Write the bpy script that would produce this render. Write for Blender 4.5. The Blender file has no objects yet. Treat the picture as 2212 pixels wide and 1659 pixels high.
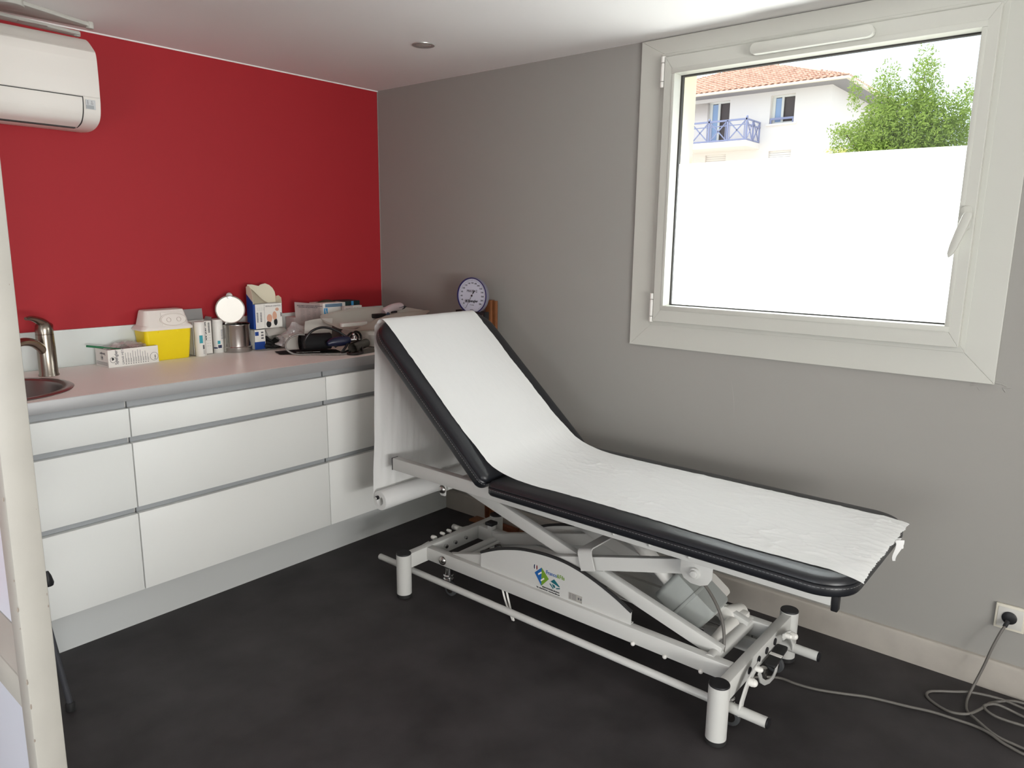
import bpy, bmesh, math, random
from mathutils import Vector, Matrix, noise
random.seed(7)
SC = bpy.context.scene
COL = SC.collection
V = Vector
PI = math.pi

# ------------------------------------------------------------------ camera
YAW, PITCH, ROLL = 0.8757, 0.1940, 0.0117
FPX = 1574.27
fw = V((math.sin(YAW)*math.cos(PITCH), math.cos(YAW)*math.cos(PITCH), -math.sin(PITCH)))
rt = V((math.cos(YAW), -math.sin(YAW), 0)); up = rt.cross(fw)
r2 = rt*math.cos(ROLL)+up*math.sin(ROLL); u2 = -rt*math.sin(ROLL)+up*math.cos(ROLL)
cam = bpy.data.cameras.new('camera'); camo = bpy.data.objects.new('camera', cam); COL.objects.link(camo)
cam.sensor_width = 36; cam.lens = FPX*36/2212; cam.clip_start = .05; cam.clip_end = 200
camo.matrix_world = Matrix(((r2.x, u2.x, -fw.x, -2.6434), (r2.y, u2.y, -fw.y, -3.1491), (r2.z, u2.z, -fw.z, 1.4052), (0, 0, 0, 1)))
SC.camera = camo

# ------------------------------------------------------------------ light
vs = SC.view_settings
vs.view_transform = 'Standard'; vs.look = 'None'; vs.gamma = 1; vs.use_curve_mapping = False
vs.exposure = 0.0
w = bpy.data.worlds.new('sky'); SC.world = w; w.use_nodes = True
bg = w.node_tree.nodes['Background']; bg.inputs[0].default_value = (.80, .90, 1, 1); bg.inputs[1].default_value = 1.75

def area(name, loc, target, sx, sy, power, col=(1, 1, 1)):
    l = bpy.data.lights.new(name, 'AREA'); l.shape = 'RECTANGLE'; l.size = sx; l.size_y = sy; l.energy = power; l.color = col
    o = bpy.data.objects.new(name, l); COL.objects.link(o); o.location = loc
    o.rotation_euler = (V(target)-V(loc)).to_track_quat('-Z', 'Y').to_euler(); return o
sun = bpy.data.lights.new('sun', 'SUN'); sun.energy = 5.0; sun.angle = .01; sun.color = (1, .93, .82)
so = bpy.data.objects.new('sun', sun); COL.objects.link(so)
so.rotation_euler = V((.05, -.62, -.78)).to_track_quat('-Z', 'Y').to_euler()
# daylight through the rear window, then three added lamps that brighten the room
area('daylight_rear_window', (-3.0, -6.62, 1.45), (-2.0, 0, 1.0), 2.2, 1.3, 34, (1, .985, .965))
area('added_ceiling_fill_left', (-4.32, -2.6, .55), (-1.7, -1.3, 2.15), 1.2, .7, 22, (1, .985, .965))  # added lamp aimed upward to brighten the ceiling above the worktop
area('added_film_backlight', (.135, -2.243, 1.44), (-1, -2.243, 1.44), 1.0, .56, 14.5, (.96, .985, 1))  # added lamp outside the film, strengthens the light the window gives
area('added_ceiling_fill_rear', (-2.7, -6.75, .8), (-1.6, -2.4, 2.5), 2.4, .5, 245, (1, .985, .965))  # added upward fill for ceiling and worktop; no terrace is built

# ------------------------------------------------------------------ helpers
MATS = {}
def mat(name, col, rough=.5, metal=0, bump=0, bscale=200, var=0, vscale=8, spec=.5, bdist=.002, coat=0):
    if name in MATS: return MATS[name]
    m = bpy.data.materials.new(name); m.use_nodes = True; nt = m.node_tree
    p = nt.nodes['Principled BSDF']
    p.inputs['Base Color'].default_value = (*col, 1); p.inputs['Roughness'].default_value = rough
    p.inputs['Metallic'].default_value = metal; p.inputs['Specular IOR Level'].default_value = spec
    p.inputs['Coat Weight'].default_value = coat
    tc = nt.nodes.new('ShaderNodeTexCoord')
    if bump:
        n = nt.nodes.new('ShaderNodeTexNoise'); n.inputs['Scale'].default_value = bscale; n.inputs['Detail'].default_value = 3
        b = nt.nodes.new('ShaderNodeBump'); b.inputs['Strength'].default_value = bump; b.inputs['Distance'].default_value = bdist
        nt.links.new(tc.outputs['Object'], n.inputs['Vector']); nt.links.new(n.outputs['Fac'], b.inputs['Height'])
        nt.links.new(b.outputs['Normal'], p.inputs['Normal'])
    if var:
        n = nt.nodes.new('ShaderNodeTexNoise'); n.inputs['Scale'].default_value = vscale; n.inputs['Detail'].default_value = 5
        r = nt.nodes.new('ShaderNodeValToRGB'); e = r.color_ramp.elements
        e[0].position = .3; e[1].position = .7
        e[0].color = (*[c*(1-var) for c in col], 1); e[1].color = (*[min(1, c*(1+var)) for c in col], 1)
        nt.links.new(tc.outputs['Object'], n.inputs['Vector']); nt.links.new(n.outputs['Fac'], r.inputs[0])
        nt.links.new(r.outputs[0], p.inputs['Base Color'])
    MATS[name] = m; return m
def s2l(*c): return tuple(((x/255+.055)/1.055)**2.4 if x > 10 else x/255/12.92 for x in c)

M_red = mat('red_paint', s2l(164, 37, 44), .6, bump=.15, bscale=350, bdist=.0006, spec=.3)
M_grey = mat('grey_wall_paint', s2l(152, 150, 145), .7, bump=.25, bscale=160, bdist=.0006, spec=.3)
M_ceil = mat('ceiling_paint', s2l(236, 234, 231), .85, bump=.1, bscale=200, bdist=.0005)
M_backwall = mat('rear_wall_paint', s2l(225, 222, 216), .8, bump=.1, bscale=200, bdist=.0005)
M_floor = mat('dark_vinyl', (.036, .0325, .0335), .6, bump=.5, bscale=260, bdist=.0006, var=.30, vscale=6, spec=.35)
M_base = mat('baseboard_paint', s2l(168, 162, 153), .5, bump=.3, bscale=25, bdist=.001, var=.06, vscale=14)
M_casing = mat('window_pvc', s2l(190, 190, 182), .4, bump=.05, bscale=300, bdist=.0003, spec=.4)
M_front = mat('white_laminate', s2l(232, 233, 229), .38, bump=.06, bscale=120, bdist=.0004, spec=.4)
M_body = mat('cabinet_board', s2l(225, 224, 218), .5)
M_grip = mat('grip_channel', s2l(165, 168, 170), .45, metal=.1)
M_gap = mat('dark_gap', (.05, .048, .045), .8)
M_top = mat('worktop_laminate', s2l(250, 245, 239), .42, spec=.3, bump=.15, bscale=500, bdist=.0004)
M_edge = mat('brushed_aluminium', s2l(172, 172, 172), .45, metal=.35, bump=.1, bscale=500, bdist=.0002)
M_steel = mat('stainless_steel', s2l(175, 172, 168), .22, metal=1, bump=.1, bscale=400, bdist=.0002)
M_tapsteel = mat('satin_nickel', s2l(150, 141, 130), .25, metal=1)
M_chrome = mat('chrome', s2l(210, 210, 210), .12, metal=1)
M_frame = mat('white_powder_coat', s2l(202, 202, 198), .38, bump=.12, bscale=600, bdist=.0002)
M_leather = mat('black_leatherette', (.009, .010, .013), .36, bump=.3, bscale=900, bdist=.0003, spec=.55)
M_thread = mat('white_thread', s2l(150, 150, 148), .8)
M_black = mat('black_plastic', (.012, .012, .014), .45, spec=.4)
M_rubber = mat('black_rubber', (.015, .015, .015), .7)
M_plw = mat('white_plastic', s2l(228, 226, 220), .35)
M_ac = mat('ac_plastic', s2l(236, 232, 224), .4)
M_grp = mat('grey_plastic', s2l(160, 164, 160), .5)
M_card = mat('white_card', s2l(232, 229, 222), .6, bump=.05, bscale=300, bdist=.0003)
M_cardin = mat('raw_card', s2l(196, 188, 170), .8)
M_ink = mat('grey_ink', s2l(95, 95, 100), .7)
M_blackink = mat('black_ink', s2l(25, 25, 28), .7)
M_blue = mat('deep_blue_print', s2l(20, 62, 140), .5)
M_lblue = mat('light_blue_print', s2l(70, 160, 215), .5)
M_teal = mat('teal_print', s2l(20, 150, 165), .5)
M_navy = mat('navy_print', s2l(15, 30, 70), .5)
M_pinkcard = mat('pinkish_card', s2l(216, 202, 198), .6)
M_dkgreen = mat('dark_green_print', s2l(18, 50, 52), .5)
M_green = mat('green_plastic', s2l(10, 105, 62), .4)
M_yellow = mat('yellow_plastic', s2l(240, 214, 20), .42, bump=.05, bscale=60, bdist=.001)
M_wood = mat('varnished_wood', s2l(128, 80, 48), .45, bump=.15, bscale=60, bdist=.0005, var=.18, vscale=20)
M_cord = mat('grey_cable', s2l(98, 95, 90), .5)
M_tube = mat('black_tubing', (.012, .012, .013), .3)
M_gtube = mat('grey_tubing', s2l(125, 122, 118), .4)
M_cloth = mat('black_nylon', (.02, .02, .022), .75, bump=.3, bscale=700, bdist=.0004)
M_gcloth = mat('grey_nylon', s2l(138, 135, 127), .8, bump=.3, bscale=700, bdist=.0004)
M_bulb = mat('blue_rubber', (.008, .013, .045), .35)
M_cream = mat('cream_paint', s2l(168, 165, 157), .5, bump=.35, bscale=18, bdist=.002, var=.05, vscale=10)
M_chip = mat('chipped_paint', s2l(140, 130, 120), .8)
M_frost = mat('frosted_door_glass', s2l(222, 226, 236), .3, spec=.5)
M_orange = mat('orange_sachet', s2l(190, 100, 60), .5)
M_skin = mat('printed_skin_tone', s2l(214, 165, 140), .6)

def paper_mat(name, col, trans=.35, bump=.6, bs=22):
    m = bpy.data.materials.new(name); m.use_nodes = True; nt = m.node_tree; nt.nodes.clear()
    out = nt.nodes.new('ShaderNodeOutputMaterial'); d = nt.nodes.new('ShaderNodeBsdfDiffuse'); t = nt.nodes.new('ShaderNodeBsdfTranslucent')
    mx = nt.nodes.new('ShaderNodeMixShader'); mx.inputs[0].default_value = trans
    for q in (d, t): q.inputs[0].default_value = (*col, 1)
    if bump:
        tc = nt.nodes.new('ShaderNodeTexCoord'); mp = nt.nodes.new('ShaderNodeMapping'); mp.inputs['Scale'].default_value = (1.6, .55, .55)
        n = nt.nodes.new('ShaderNodeTexNoise'); n.inputs['Scale'].default_value = bs; n.inputs['Detail'].default_value = 6; n.inputs['Distortion'].default_value = .8
        b = nt.nodes.new('ShaderNodeBump'); b.inputs['Strength'].default_value = bump; b.inputs['Distance'].default_value = .004
        nt.links.new(tc.outputs['Object'], mp.inputs[0]); nt.links.new(mp.outputs[0], n.inputs['Vector']); nt.links.new(n.outputs['Fac'], b.inputs['Height'])
        nt.links.new(b.outputs[0], d.inputs['Normal']); nt.links.new(b.outputs[0], t.inputs['Normal'])
    nt.links.new(d.outputs[0], mx.inputs[1]); nt.links.new(t.outputs[0], mx.inputs[2]); nt.links.new(mx.outputs[0], out.inputs[0])
    MATS[name] = m; return m
M_paper = paper_mat('exam_paper', s2l(240, 240, 238), .22, .5, 16)
M_film = paper_mat('frosted_film', s2l(250, 252, 252), .88, 0)
M_leaf = paper_mat('leaf', (.31, .42, .10), .42, 0)
M_leafy = paper_mat('yellow_leaf', (.62, .60, .22), .45, 0)
def glass_mat(name, tint=(1, 1, 1), gl=.06, rough=0.02, alpha=0.0, dcol=(1, 1, 1)):
    m = bpy.data.materials.new(name); m.use_nodes = True; nt = m.node_tree; nt.nodes.clear()
    out = nt.nodes.new('ShaderNodeOutputMaterial'); t = nt.nodes.new('ShaderNodeBsdfTransparent'); t.inputs[0].default_value = (*tint, 1)
    g = nt.nodes.new('ShaderNodeBsdfGlossy'); g.inputs['Roughness'].default_value = rough
    mx = nt.nodes.new('ShaderNodeMixShader'); mx.inputs[0].default_value = gl
    nt.links.new(t.outputs[0], mx.inputs[1]); nt.links.new(g.outputs[0], mx.inputs[2]); last = mx
    if alpha:
        d = nt.nodes.new('ShaderNodeBsdfDiffuse'); d.inputs[0].default_value = (*dcol, 1)
        m2 = nt.nodes.new('ShaderNodeMixShader'); m2.inputs[0].default_value = alpha
        nt.links.new(mx.outputs[0], m2.inputs[1]); nt.links.new(d.outputs[0], m2.inputs[2]); last = m2
    nt.links.new(last.outputs[0], out.inputs[0]); MATS[name] = m; return m
M_glass = glass_mat('window_glass', (.99, 1, .995), .03)
M_bag = glass_mat('clear_plastic', (.95, .93, .93), .16, .15, .22, (.85, .8, .8))
M_lid = glass_mat('milky_plastic', (.95, .92, .88), .07, .3, .84, s2l(246, 240, 232))

# ---- bmesh shape helpers
def NB(): return bmesh.new()
def _bevel(bm, geom_edges, off, seg=2):
    if off > 0: bmesh.ops.bevel(bm, geom=geom_edges, offset=off, segments=seg, affect='EDGES', profile=.5, clamp_overlap=True)
def merge(bm, b2, M=None):
    if M is not None: bmesh.ops.transform(b2, matrix=M, verts=b2.verts)
    me = bpy.data.meshes.new('tmp'); b2.to_mesh(me); b2.free(); bm.from_mesh(me); bpy.data.meshes.remove(me)
def box(bm, lo, hi, bev=0, M=None, seg=2):
    b = NB(); lo = V(lo); hi = V(hi); c = (lo+hi)/2; s = hi-lo
    bmesh.ops.create_cube(b, size=1, matrix=Matrix.Translation(c) @ Matrix.Diagonal((abs(s.x), abs(s.y), abs(s.z), 1)))
    _bevel(b, b.edges[:], bev, seg); merge(bm, b, M)
def frame_from(z, x=None):
    z = V(z).normalized()
    x = V(x) if x is not None else (V((1, 0, 0)) if abs(z.x) < .9 else V((0, 1, 0)))
    y = z.cross(x).normalized(); x = y.cross(z)
    return Matrix((x, y, z)).transposed()
def beam(bm, a, b, wx, wy, bev=.002, upv=(0, 0, 1)):
    """rectangular bar from a to b; wy measured along upv side, wx across"""
    a = V(a); b = V(b); d = b-a; z = d.normalized(); x = V(upv).cross(z).normalized(); y = z.cross(x)
    R = Matrix((x, y, z)).transposed().to_4x4(); R.translation = (a+b)/2
    t = NB(); bmesh.ops.create_cube(t, size=1, matrix=Matrix.Diagonal((wx, wy, d.length, 1))); _bevel(t, t.edges[:], bev); merge(bm, t, R)
def cyl(bm, a, b, r, rb=None, seg=24, bev=0, cap=True):
    a = V(a); b = V(b); d = b-a; R = frame_from(d).to_4x4(); R.translation = (a+b)/2
    t = NB(); bmesh.ops.create_cone(t, cap_ends=cap, segments=seg, radius1=r, radius2=r if rb is None else rb, depth=d.length)
    if bev and cap:
        ed = [e for e in t.edges if len([f for f in e.link_faces if len(f.verts) > 4]) == 1]; _bevel(t, ed, bev, 2)
    merge(bm, t, R)
def ball(bm, c, r, s=(1, 1, 1), R=None, seg=20):
    t = NB(); bmesh.ops.create_uvsphere(t, u_segments=seg, v_segments=seg//2, radius=r)
    M = Matrix.Translation(V(c)) @ (R.to_4x4() if R else Matrix()) @ Matrix.Diagonal((*s, 1)); merge(bm, t, M)
def lathe(bm, prof, c=(0, 0, 0), R=None, seg=32):
    rings = []; t = NB()
    for r, z in prof:
        if r < 1e-6: rings.append([t.verts.new((0, 0, z))])
        else: rings.append([t.verts.new((r*math.cos(2*PI*i/seg), r*math.sin(2*PI*i/seg), z)) for i in range(seg)])
    for a, b in zip(rings, rings[1:]):
        for i in range(seg):
            j = (i+1) % seg
            if len(a) == 1 and len(b) == 1: continue
            if len(a) == 1: t.faces.new((a[0], b[j], b[i]))
            elif len(b) == 1: t.faces.new((a[i], a[j], b[0]))
            else: t.faces.new((a[i], a[j], b[j], b[i]))
    bmesh.ops.recalc_face_normals(t, faces=t.faces)
    M = Matrix.Translation(V(c)) @ (R.to_4x4() if R else Matrix()); merge(bm, t, M)
def catmull(P, n=6, closed=False):
    P = [V(p) for p in P]; out = []; N = len(P)
    for i in range(N if closed else N-1):
        p0 = P[(i-1) % N] if closed or i > 0 else P[0]*2-P[1]; p1 = P[i]; p2 = P[(i+1) % N]
        p3 = P[(i+2) % N] if closed or i+2 < N else P[-1]*2-P[-2]
        for k in range(n):
            t = k/n; out.append(.5*((2*p1)+(p2-p0)*t+(2*p0-5*p1+4*p2-p3)*t*t+(3*p1-p0-3*p2+p3)*t**3))
    if not closed: out.append(P[-1])
    return out
def tube(bm, P, r, seg=10, smooth=6, cap=True, rad=None):
    P = catmull(P, smooth) if smooth else [V(p) for p in P]
    t = NB(); n = len(P); nrm = None; rings = []
    for i, p in enumerate(P):
        d = (P[min(i+1, n-1)]-P[max(i-1, 0)]).normalized()
        if nrm is None: nrm = d.orthogonal().normalized()
        nrm = (nrm-d*nrm.dot(d)).normalized(); b = d.cross(nrm)
        rr = r if rad is None else rad(i/(n-1))
        rings.append([t.verts.new(p+(nrm*math.cos(2*PI*k/seg)+b*math.sin(2*PI*k/seg))*rr) for k in range(seg)])
    for a, b in zip(rings, rings[1:]):
        for k in range(seg): t.faces.new((a[k], a[(k+1) % seg], b[(k+1) % seg], b[k]))
    if cap: t.faces.new(rings[0][::-1]); t.faces.new(rings[-1])
    merge(bm, t)
def prism(bm, pts, o, xd, yd, depth, bev=0):
    """polygon pts in plane (o, xd, yd), pushed by depth along xd x yd (centred on nothing: starts at the plane)"""
    o = V(o); xd = V(xd).normalized(); yd = V(yd).normalized(); z = xd.cross(yd)
    t = NB(); a = [t.verts.new(o+xd*p[0]+yd*p[1]) for p in pts]; f = t.faces.new(a)
    r = bmesh.ops.extrude_face_region(t, geom=[f]); vs_ = [g for g in r['geom'] if isinstance(g, bmesh.types.BMVert)]
    bmesh.ops.translate(t, verts=vs_, vec=z*depth); bmesh.ops.recalc_face_normals(t, faces=t.faces)
    if bev: _bevel(t, t.edges[:], bev)
    merge(bm, t)
def rrect(w_, h_, r, n=6):
    out = []
    for cx, cy, a0 in ((w_/2-r, h_/2-r, 0), (-w_/2+r, h_/2-r, 90), (-w_/2+r, -h_/2+r, 180), (w_/2-r, -h_/2+r, 270)):
        for k in range(n+1):
            a = math.radians(a0+90*k/n); out.append((cx+r*math.cos(a), cy+r*math.sin(a)))
    return out
def grid(bm, fn, nu, nv, thick=0):
    t = NB(); vv = [[t.verts.new(fn(i/nu, j/nv)) for j in range(nv+1)] for i in range(nu+1)]
    for i in range(nu):
        for j in range(nv): t.faces.new((vv[i][j], vv[i+1][j], vv[i+1][j+1], vv[i][j+1]))
    if thick:
        bmesh.ops.solidify(t, geom=t.faces[:], thickness=thick)
    merge(bm, t)
def text(bm, s, size, o, xd, yd, align='LEFT', depth=.0004, bold=0, wide=1.0):
    """flat lettering lying in the plane (o, xd, yd)"""
    c = bpy.data.curves.new('t', 'FONT'); c.body = s; c.size = size; c.align_x = align; c.extrude = depth/2; c.offset = bold; c.resolution_u = 3
    ob = bpy.data.objects.new('t', c); COL.objects.link(ob); bpy.context.view_layer.update()
    me = bpy.data.meshes.new_from_object(ob.evaluated_get(bpy.context.evaluated_depsgraph_get()))
    bpy.data.objects.remove(ob); bpy.data.curves.remove(c)
    x = V(xd).normalized(); y = V(yd).normalized(); z = x.cross(y)
    M = Matrix((x, y, z)).transposed().to_4x4(); M.translation = V(o); M = M @ Matrix.Diagonal((wide, 1, 1, 1))
    me.transform(M); bm.from_mesh(me); bpy.data.meshes.remove(me)

def obj(name, bm, m, parent=None, angle=40, smooth=True):
    me = bpy.data.meshes.new(name); bm.normal_update(); bm.to_mesh(me); bm.free()
    if smooth:
        for p in me.polygons: p.use_smooth = True
        me.set_sharp_from_angle(angle=math.radians(angle))
    me.materials.append(m); o = bpy.data.objects.new(name, me); COL.objects.link(o)
    if parent is not None:
        o.parent = parent; o.matrix_parent_inverse = parent_world(parent).inverted()
    return o
def parent_world(p):
    M = p.matrix_basis.copy()
    if p.parent: M = parent_world(p.parent) @ p.matrix_parent_inverse @ M
    return M
def thing(name, label, cat, loc, group=None):
    o = bpy.data.objects.new(name, None); COL.objects.link(o); o.location = loc; o.empty_display_size = .05
    o['label'] = label; o['category'] = cat
    if group: o['group'] = group
    return o
def single(name, bm, m, label, cat, loc=None, group=None, angle=40):
    o = obj(name, bm, m, angle=angle)
    if loc is not None:
        o.data.transform(Matrix.Translation(-V(loc))); o.location = loc
    o['label'] = label; o['category'] = cat
    if group: o['group'] = group
    return o
def struct(name, bm=None, m=None, loc=(0, 0, 0), angle=40):
    if bm is None:
        o = bpy.data.objects.new(name, None); COL.objects.link(o); o.location = loc
    else: o = obj(name, bm, m, angle=angle)
    o['kind'] = 'structure'; return o
def wall_holes(bm, a_rng, b_rng, holes, mk):
    """wall slab in (a,b) with rectangular holes; mk(a0,b0,a1,b1) -> (lo,hi)"""
    A = sorted({*a_rng, *[h[0] for h in holes], *[h[2] for h in holes]}); B = sorted({*b_rng, *[h[1] for h in holes], *[h[3] for h in holes]})
    for a0, a1 in zip(A, A[1:]):
        for b0, b1 in zip(B, B[1:]):
            ca, cb = (a0+a1)/2, (b0+b1)/2
            if any(h[0] < ca < h[2] and h[1] < cb < h[3] for h in holes): continue
            lo, hi = mk(a0, b0, a1, b1); box(bm, lo, hi)
    bmesh.ops.remove_doubles(bm, verts=bm.verts, dist=1e-5)
    # drop the inner faces where two cells touch
    seen = {}
    for f in bm.faces: seen.setdefault(tuple(round(x, 4) for x in f.calc_center_median()), []).append(f)
    bmesh.ops.delete(bm, geom=[f for fs in seen.values() if len(fs) > 1 for f in fs], context='FACES')

# ================================================================== ROOM
H = 2.1675; X0 = -4.2; Y0 = -6.5; T = .12
b = NB(); box(b, (X0, Y0, -.1), (T, .12, 0)); struct('floor', b, M_floor)
b = NB(); box(b, (X0, Y0, H), (T, .12, H+.12)); struct('ceiling', b, M_ceil)
b = NB(); box(b, (X0, 0, 0), (0, .12, H)); struct('wall_back', b, M_red)
WY0, WY1, WZ0, WZ1 = -2.762, -1.722, 1.145, 2.10
b = NB(); wall_holes(b, (Y0, .12), (0, H), [(WY0, WZ0, WY1, WZ1)], lambda a0, b0, a1, b1: ((0, a0, b0), (T, a1, b1)))
struct('wall_right', b, M_grey)
b = NB(); wall_holes(b, (X0, T), (0, H), [(-4.1, .75, -1.8, 2.1)], lambda a0, b0, a1, b1: ((a0, Y0-.12, b0), (a1, Y0, b1)))
struct('wall_front', b, M_backwall)
b = NB(); wall_holes(b, (Y0, .12), (0, H), [(-3.3, 0, -1.9, 2.1)], lambda a0, b0, a1, b1: ((X0-.0, a0, b0), (X0+.12, a1, b1)))
struct('wall_left', b, M_backwall)
# thin white caulk line under the ceiling on the red wall, and down the corner
b = NB(); box(b, (X0, -.004, H-.005), (0, 0, H)); struct('trim_1', b, M_ceil)
b = NB(); box(b, (-.003, -.003, 1.046), (0, 0, H-.005)); struct('trim_2', b, M_grey)
# baseboard on the window wall
b = NB(); prism(b, [(0, 0), (-.017, 0), (-.017, .088), (-.0155, .094), (-.011, .099), (-.005, .101), (0, .101)], (0, -.512, 0), (1, 0, 0), (0, 0, 1), 5.95)
struct('baseboard_right', b, M_base, angle=25)

# ------------------------------------------------------------------ window
win = struct('window_1', loc=(0, (WY0+WY1)/2, WZ0))
def ring(bm, yo0, yo1, zo0, zo1, yi0, yi1, zi0, zi1, x0, x1, bev=.0015):
    pts = [((yo0, zo0), (yo1, zo0), (yi1, zi0), (yi0, zi0)), ((yo1, zo0), (yo1, zo1), (yi1, zi1), (yi1, zi0)),
           ((yo1, zo1), (yo0, zo1), (yi0, zi1), (yi1, zi1)), ((yo0, zo1), (yo0, zo0), (yi0, zi0), (yi0, zi1))]
    for q in pts: prism(bm, q, (x0, 0, 0), (0, 1, 0), (0, 0, 1), x1-x0, bev)
b = NB(); ring(b, -2.8783, -1.5906, .9894, 2.163, -2.775, -1.70, 1.092, 2.10, -.013, 0); obj('casing', b, M_casing, win, angle=15)
b = NB(); ring(b, -2.790, -1.681, 1.079, 2.106, -2.748, -1.737, 1.140, 2.045, -.016, .05, .001); obj('window_frame', b, M_casing, win, angle=15)
sash = NB(); ring(sash, -2.7745, -1.709, 1.096, 2.088, -2.731, -1.753, 1.160, 2.026, -.042, .01); so_ = obj('sash', sash, M_casing, win, angle=15)
b = NB()
box(b, (-.0445, -2.745, 2.026), (-.040, -1.741, 2.044), .001); box(b, (-.0445, -2.745, 1.142), (-.040, -1.741, 1.160), .001)
box(b, (-.0438, -2.745, 1.1605), (-.040, -2.731, 2.0255), .001); box(b, (-.0438, -1.753, 1.1605), (-.040, -1.741, 2.0255), .001)
obj('glazing_bead', b, M_casing, so_)
b = NB(); ring(b, -2.733, -1.751, 1.158, 2.028, -2.727, -1.758, 1.164, 2.0215, .012, .030, 0); obj('glazing_gasket', b, M_gap, so_)
b = NB(); box(b, (.020, -2.735, 1.156), (.024, -1.750, 2.030)); obj('glass_pane', b, M_glass, so_)
b = NB(); grid(b, lambda u, v: V((.0185, -2.728+.968*u, 1.163+(1.7055+.002*math.sin(u*5)-1.163)*v)), 12, 2); obj('frosted_film', b, M_film, so_)
for z0, z1 in ((1.982, 2.092), (1.093, 1.206)):
    b = NB(); h = z1-z0
    cyl(b, (-.034, -1.6985, z0), (-.034, -1.6985, z0+h*.18), .0085, bev=.001); cyl(b, (-.034, -1.6985, z0+h*.2), (-.034, -1.6985, z0+h*.78), .0085, bev=.001)
    cyl(b, (-.034, -1.6985, z0+h*.8), (-.034, -1.6985, z1), .0085, bev=.001); box(b, (-.032, -1.709, z0+.01), (-.013, -1.695, z1-.01))
    obj('hinge', b, M_plw, win)
hd = NB(); prism(hd, rrect(.030, .074, .0148), (-.0425, -2.752, 1.487), (0, -1, 0), (0, 0, 1), .009, .002); hdo = obj('handle_rosette', hd, M_casing, win)
b = NB(); cyl(b, (-.050, -2.756, 1.49), (-.070, -2.756, 1.49), .012, bev=.002)
ang = math.atan2(.035, .115)
xd = V((0, -math.cos(ang), math.sin(ang)*-1)); yd = V((0, -math.sin(ang), math.cos(ang)))
L = [(-.012, .006), (-.010, .014), (0, .018), (.010, .014), (.013, .004), (.013, -.04), (.0115, -.085), (.008, -.112), (0, -.124), (-.008, -.112), (-.0115, -.085), (-.013, -.04)]
prism(b, L, (-.064, -2.757, 1.488), (0, -.96, -.281), (0, -.281, .96), .012, .003)
obj('lever_handle', b, M_casing, win)
b = NB(); prism(b, rrect(.394, .036, .0175), (-.042, -2.247, 2.060), (0, -1, 0), (0, 0, 1), .030, .010); ve = obj('trickle_vent', b, M_casing, win)
b = NB()
for i in range(60): box(b, (-.062, -2.09-.0052*i, 2.0765), (-.052, -2.093-.0052*i, 2.0785))
obj('vent_slots', b, M_gap, ve)
b = NB(); box(b, (.12, -2.76, 1.115), (.22, -1.724, 1.143), .003); obj('outer_sill', b, M_cream, win)
b = NB(); box(b, (.04, -1.742, 1.143), (.16, -1.722, 2.10)); box(b, (.04, -2.762, 1.143), (.16, -2.742, 2.10)); box(b, (.04, -2.742, 2.083), (.16, -1.742, 2.10)); obj('outer_reveal', b, mat('reveal_cream', s2l(236, 226, 200), .7), win)
# chipped plaster next to the lower corner of the casing
b = NB()
for (y, z, l, a) in ((-2.885, .994, .016, .1), (-2.902, .990, .014, .3), (-2.912, .983, .013, -.2), (-2.905, .974, .010, .9), (-2.826, .983, .016, -.5), (-2.838, .970, .009, .8)):
    t = NB(); ball(t, (0, 0, 0), l, (.08, 1, .28), seg=8)
    for v_ in t.verts: v_.co *= 1+.35*noise.noise(v_.co*150+V((y*9, z*7, 0)))
    merge(b, t, Matrix.Translation((-.0005, y, z)) @ Matrix.Rotation(a, 4, 'X'))
obj('chipped_plaster', b, M_grey, win)
# scuff line on the wall above the table
b = NB()
grid(b, lambda u, v: V((-.0004, -2.035-.022*u-.008*math.sin(u*3)+.0035*v*math.sin(PI*u), .90-.16*u)), 14, 1)
o = obj('scuff_mark', b, mat('scuff', s2l(158, 154, 150), .8)); o['kind'] = 'structure'; o['label'] = 'faint grey scuff on the wall above the examination table'

# big window in the wall behind the camera (light source of the room)
w2 = struct('window_2', loc=(-3, Y0, .75)); b = NB()
ringpts = ((-3.5, .75), (-.9, 2.1))
for lo, hi in (((-4.1, Y0-.09, .75), (-1.8, Y0-.03, .80)), ((-4.1, Y0-.09, 2.05), (-1.8, Y0-.03, 2.1)), ((-4.1, Y0-.09, .8), (-4.05, Y0-.03, 2.05)), ((-1.85, Y0-.09, .8), (-1.8, Y0-.03, 2.05)), ((-2.98, Y0-.09, .8), (-2.92, Y0-.03, 2.05))):
    box(b, lo, hi, .003)
obj('window_frame', b, M_casing, w2)

# ------------------------------------------------------------------ glazed door leaf at the left, with its closer arms
door = thing('glazed_door', 'cream painted door with chipped edges, standing open at the left edge', 'door', (-2.323, -1.5, 0)); door['kind'] = 'structure'
for k in ('label', 'category'): del door[k]
door.name = 'door_1'
DX0, DX1, DYN, DYF = -2.345, -2.303, -1.94, -1.12
b = NB(); box(b, (DX0, DYN, .01), (DX1, DYN+.046, 2.03), .0035)
for v_ in b.verts:
    v_.co.x += .0012*noise.noise(v_.co*9)+.0078*(v_.co.z-.55)
obj('door_stile', b, M_cream, door)
b = NB(); box(b, (DX0, DYF-.085, .01), (DX1, DYF, 2.03), .0035); obj('door_stile', b, M_cream, door)
for z0, z1 in ((.01, .20), (.665, .722), (1.94, 2.03)):
    b = NB(); box(b, (DX0+.002, DYN+.046, z0), (DX1-.002, DYF-.085, z1), .004)
    if z1 < 1: prism(b, [(DX0+.004, z1-.002), (-2.316, z1+.040), (-2.310, z1+.040), (-2.310, z1-.002)], (0, DYN+.046, 0), (1, 0, 0), (0, 0, 1), -(DYF-DYN-.13)) 
    obj('door_rail', b, M_cream, door)
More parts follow.
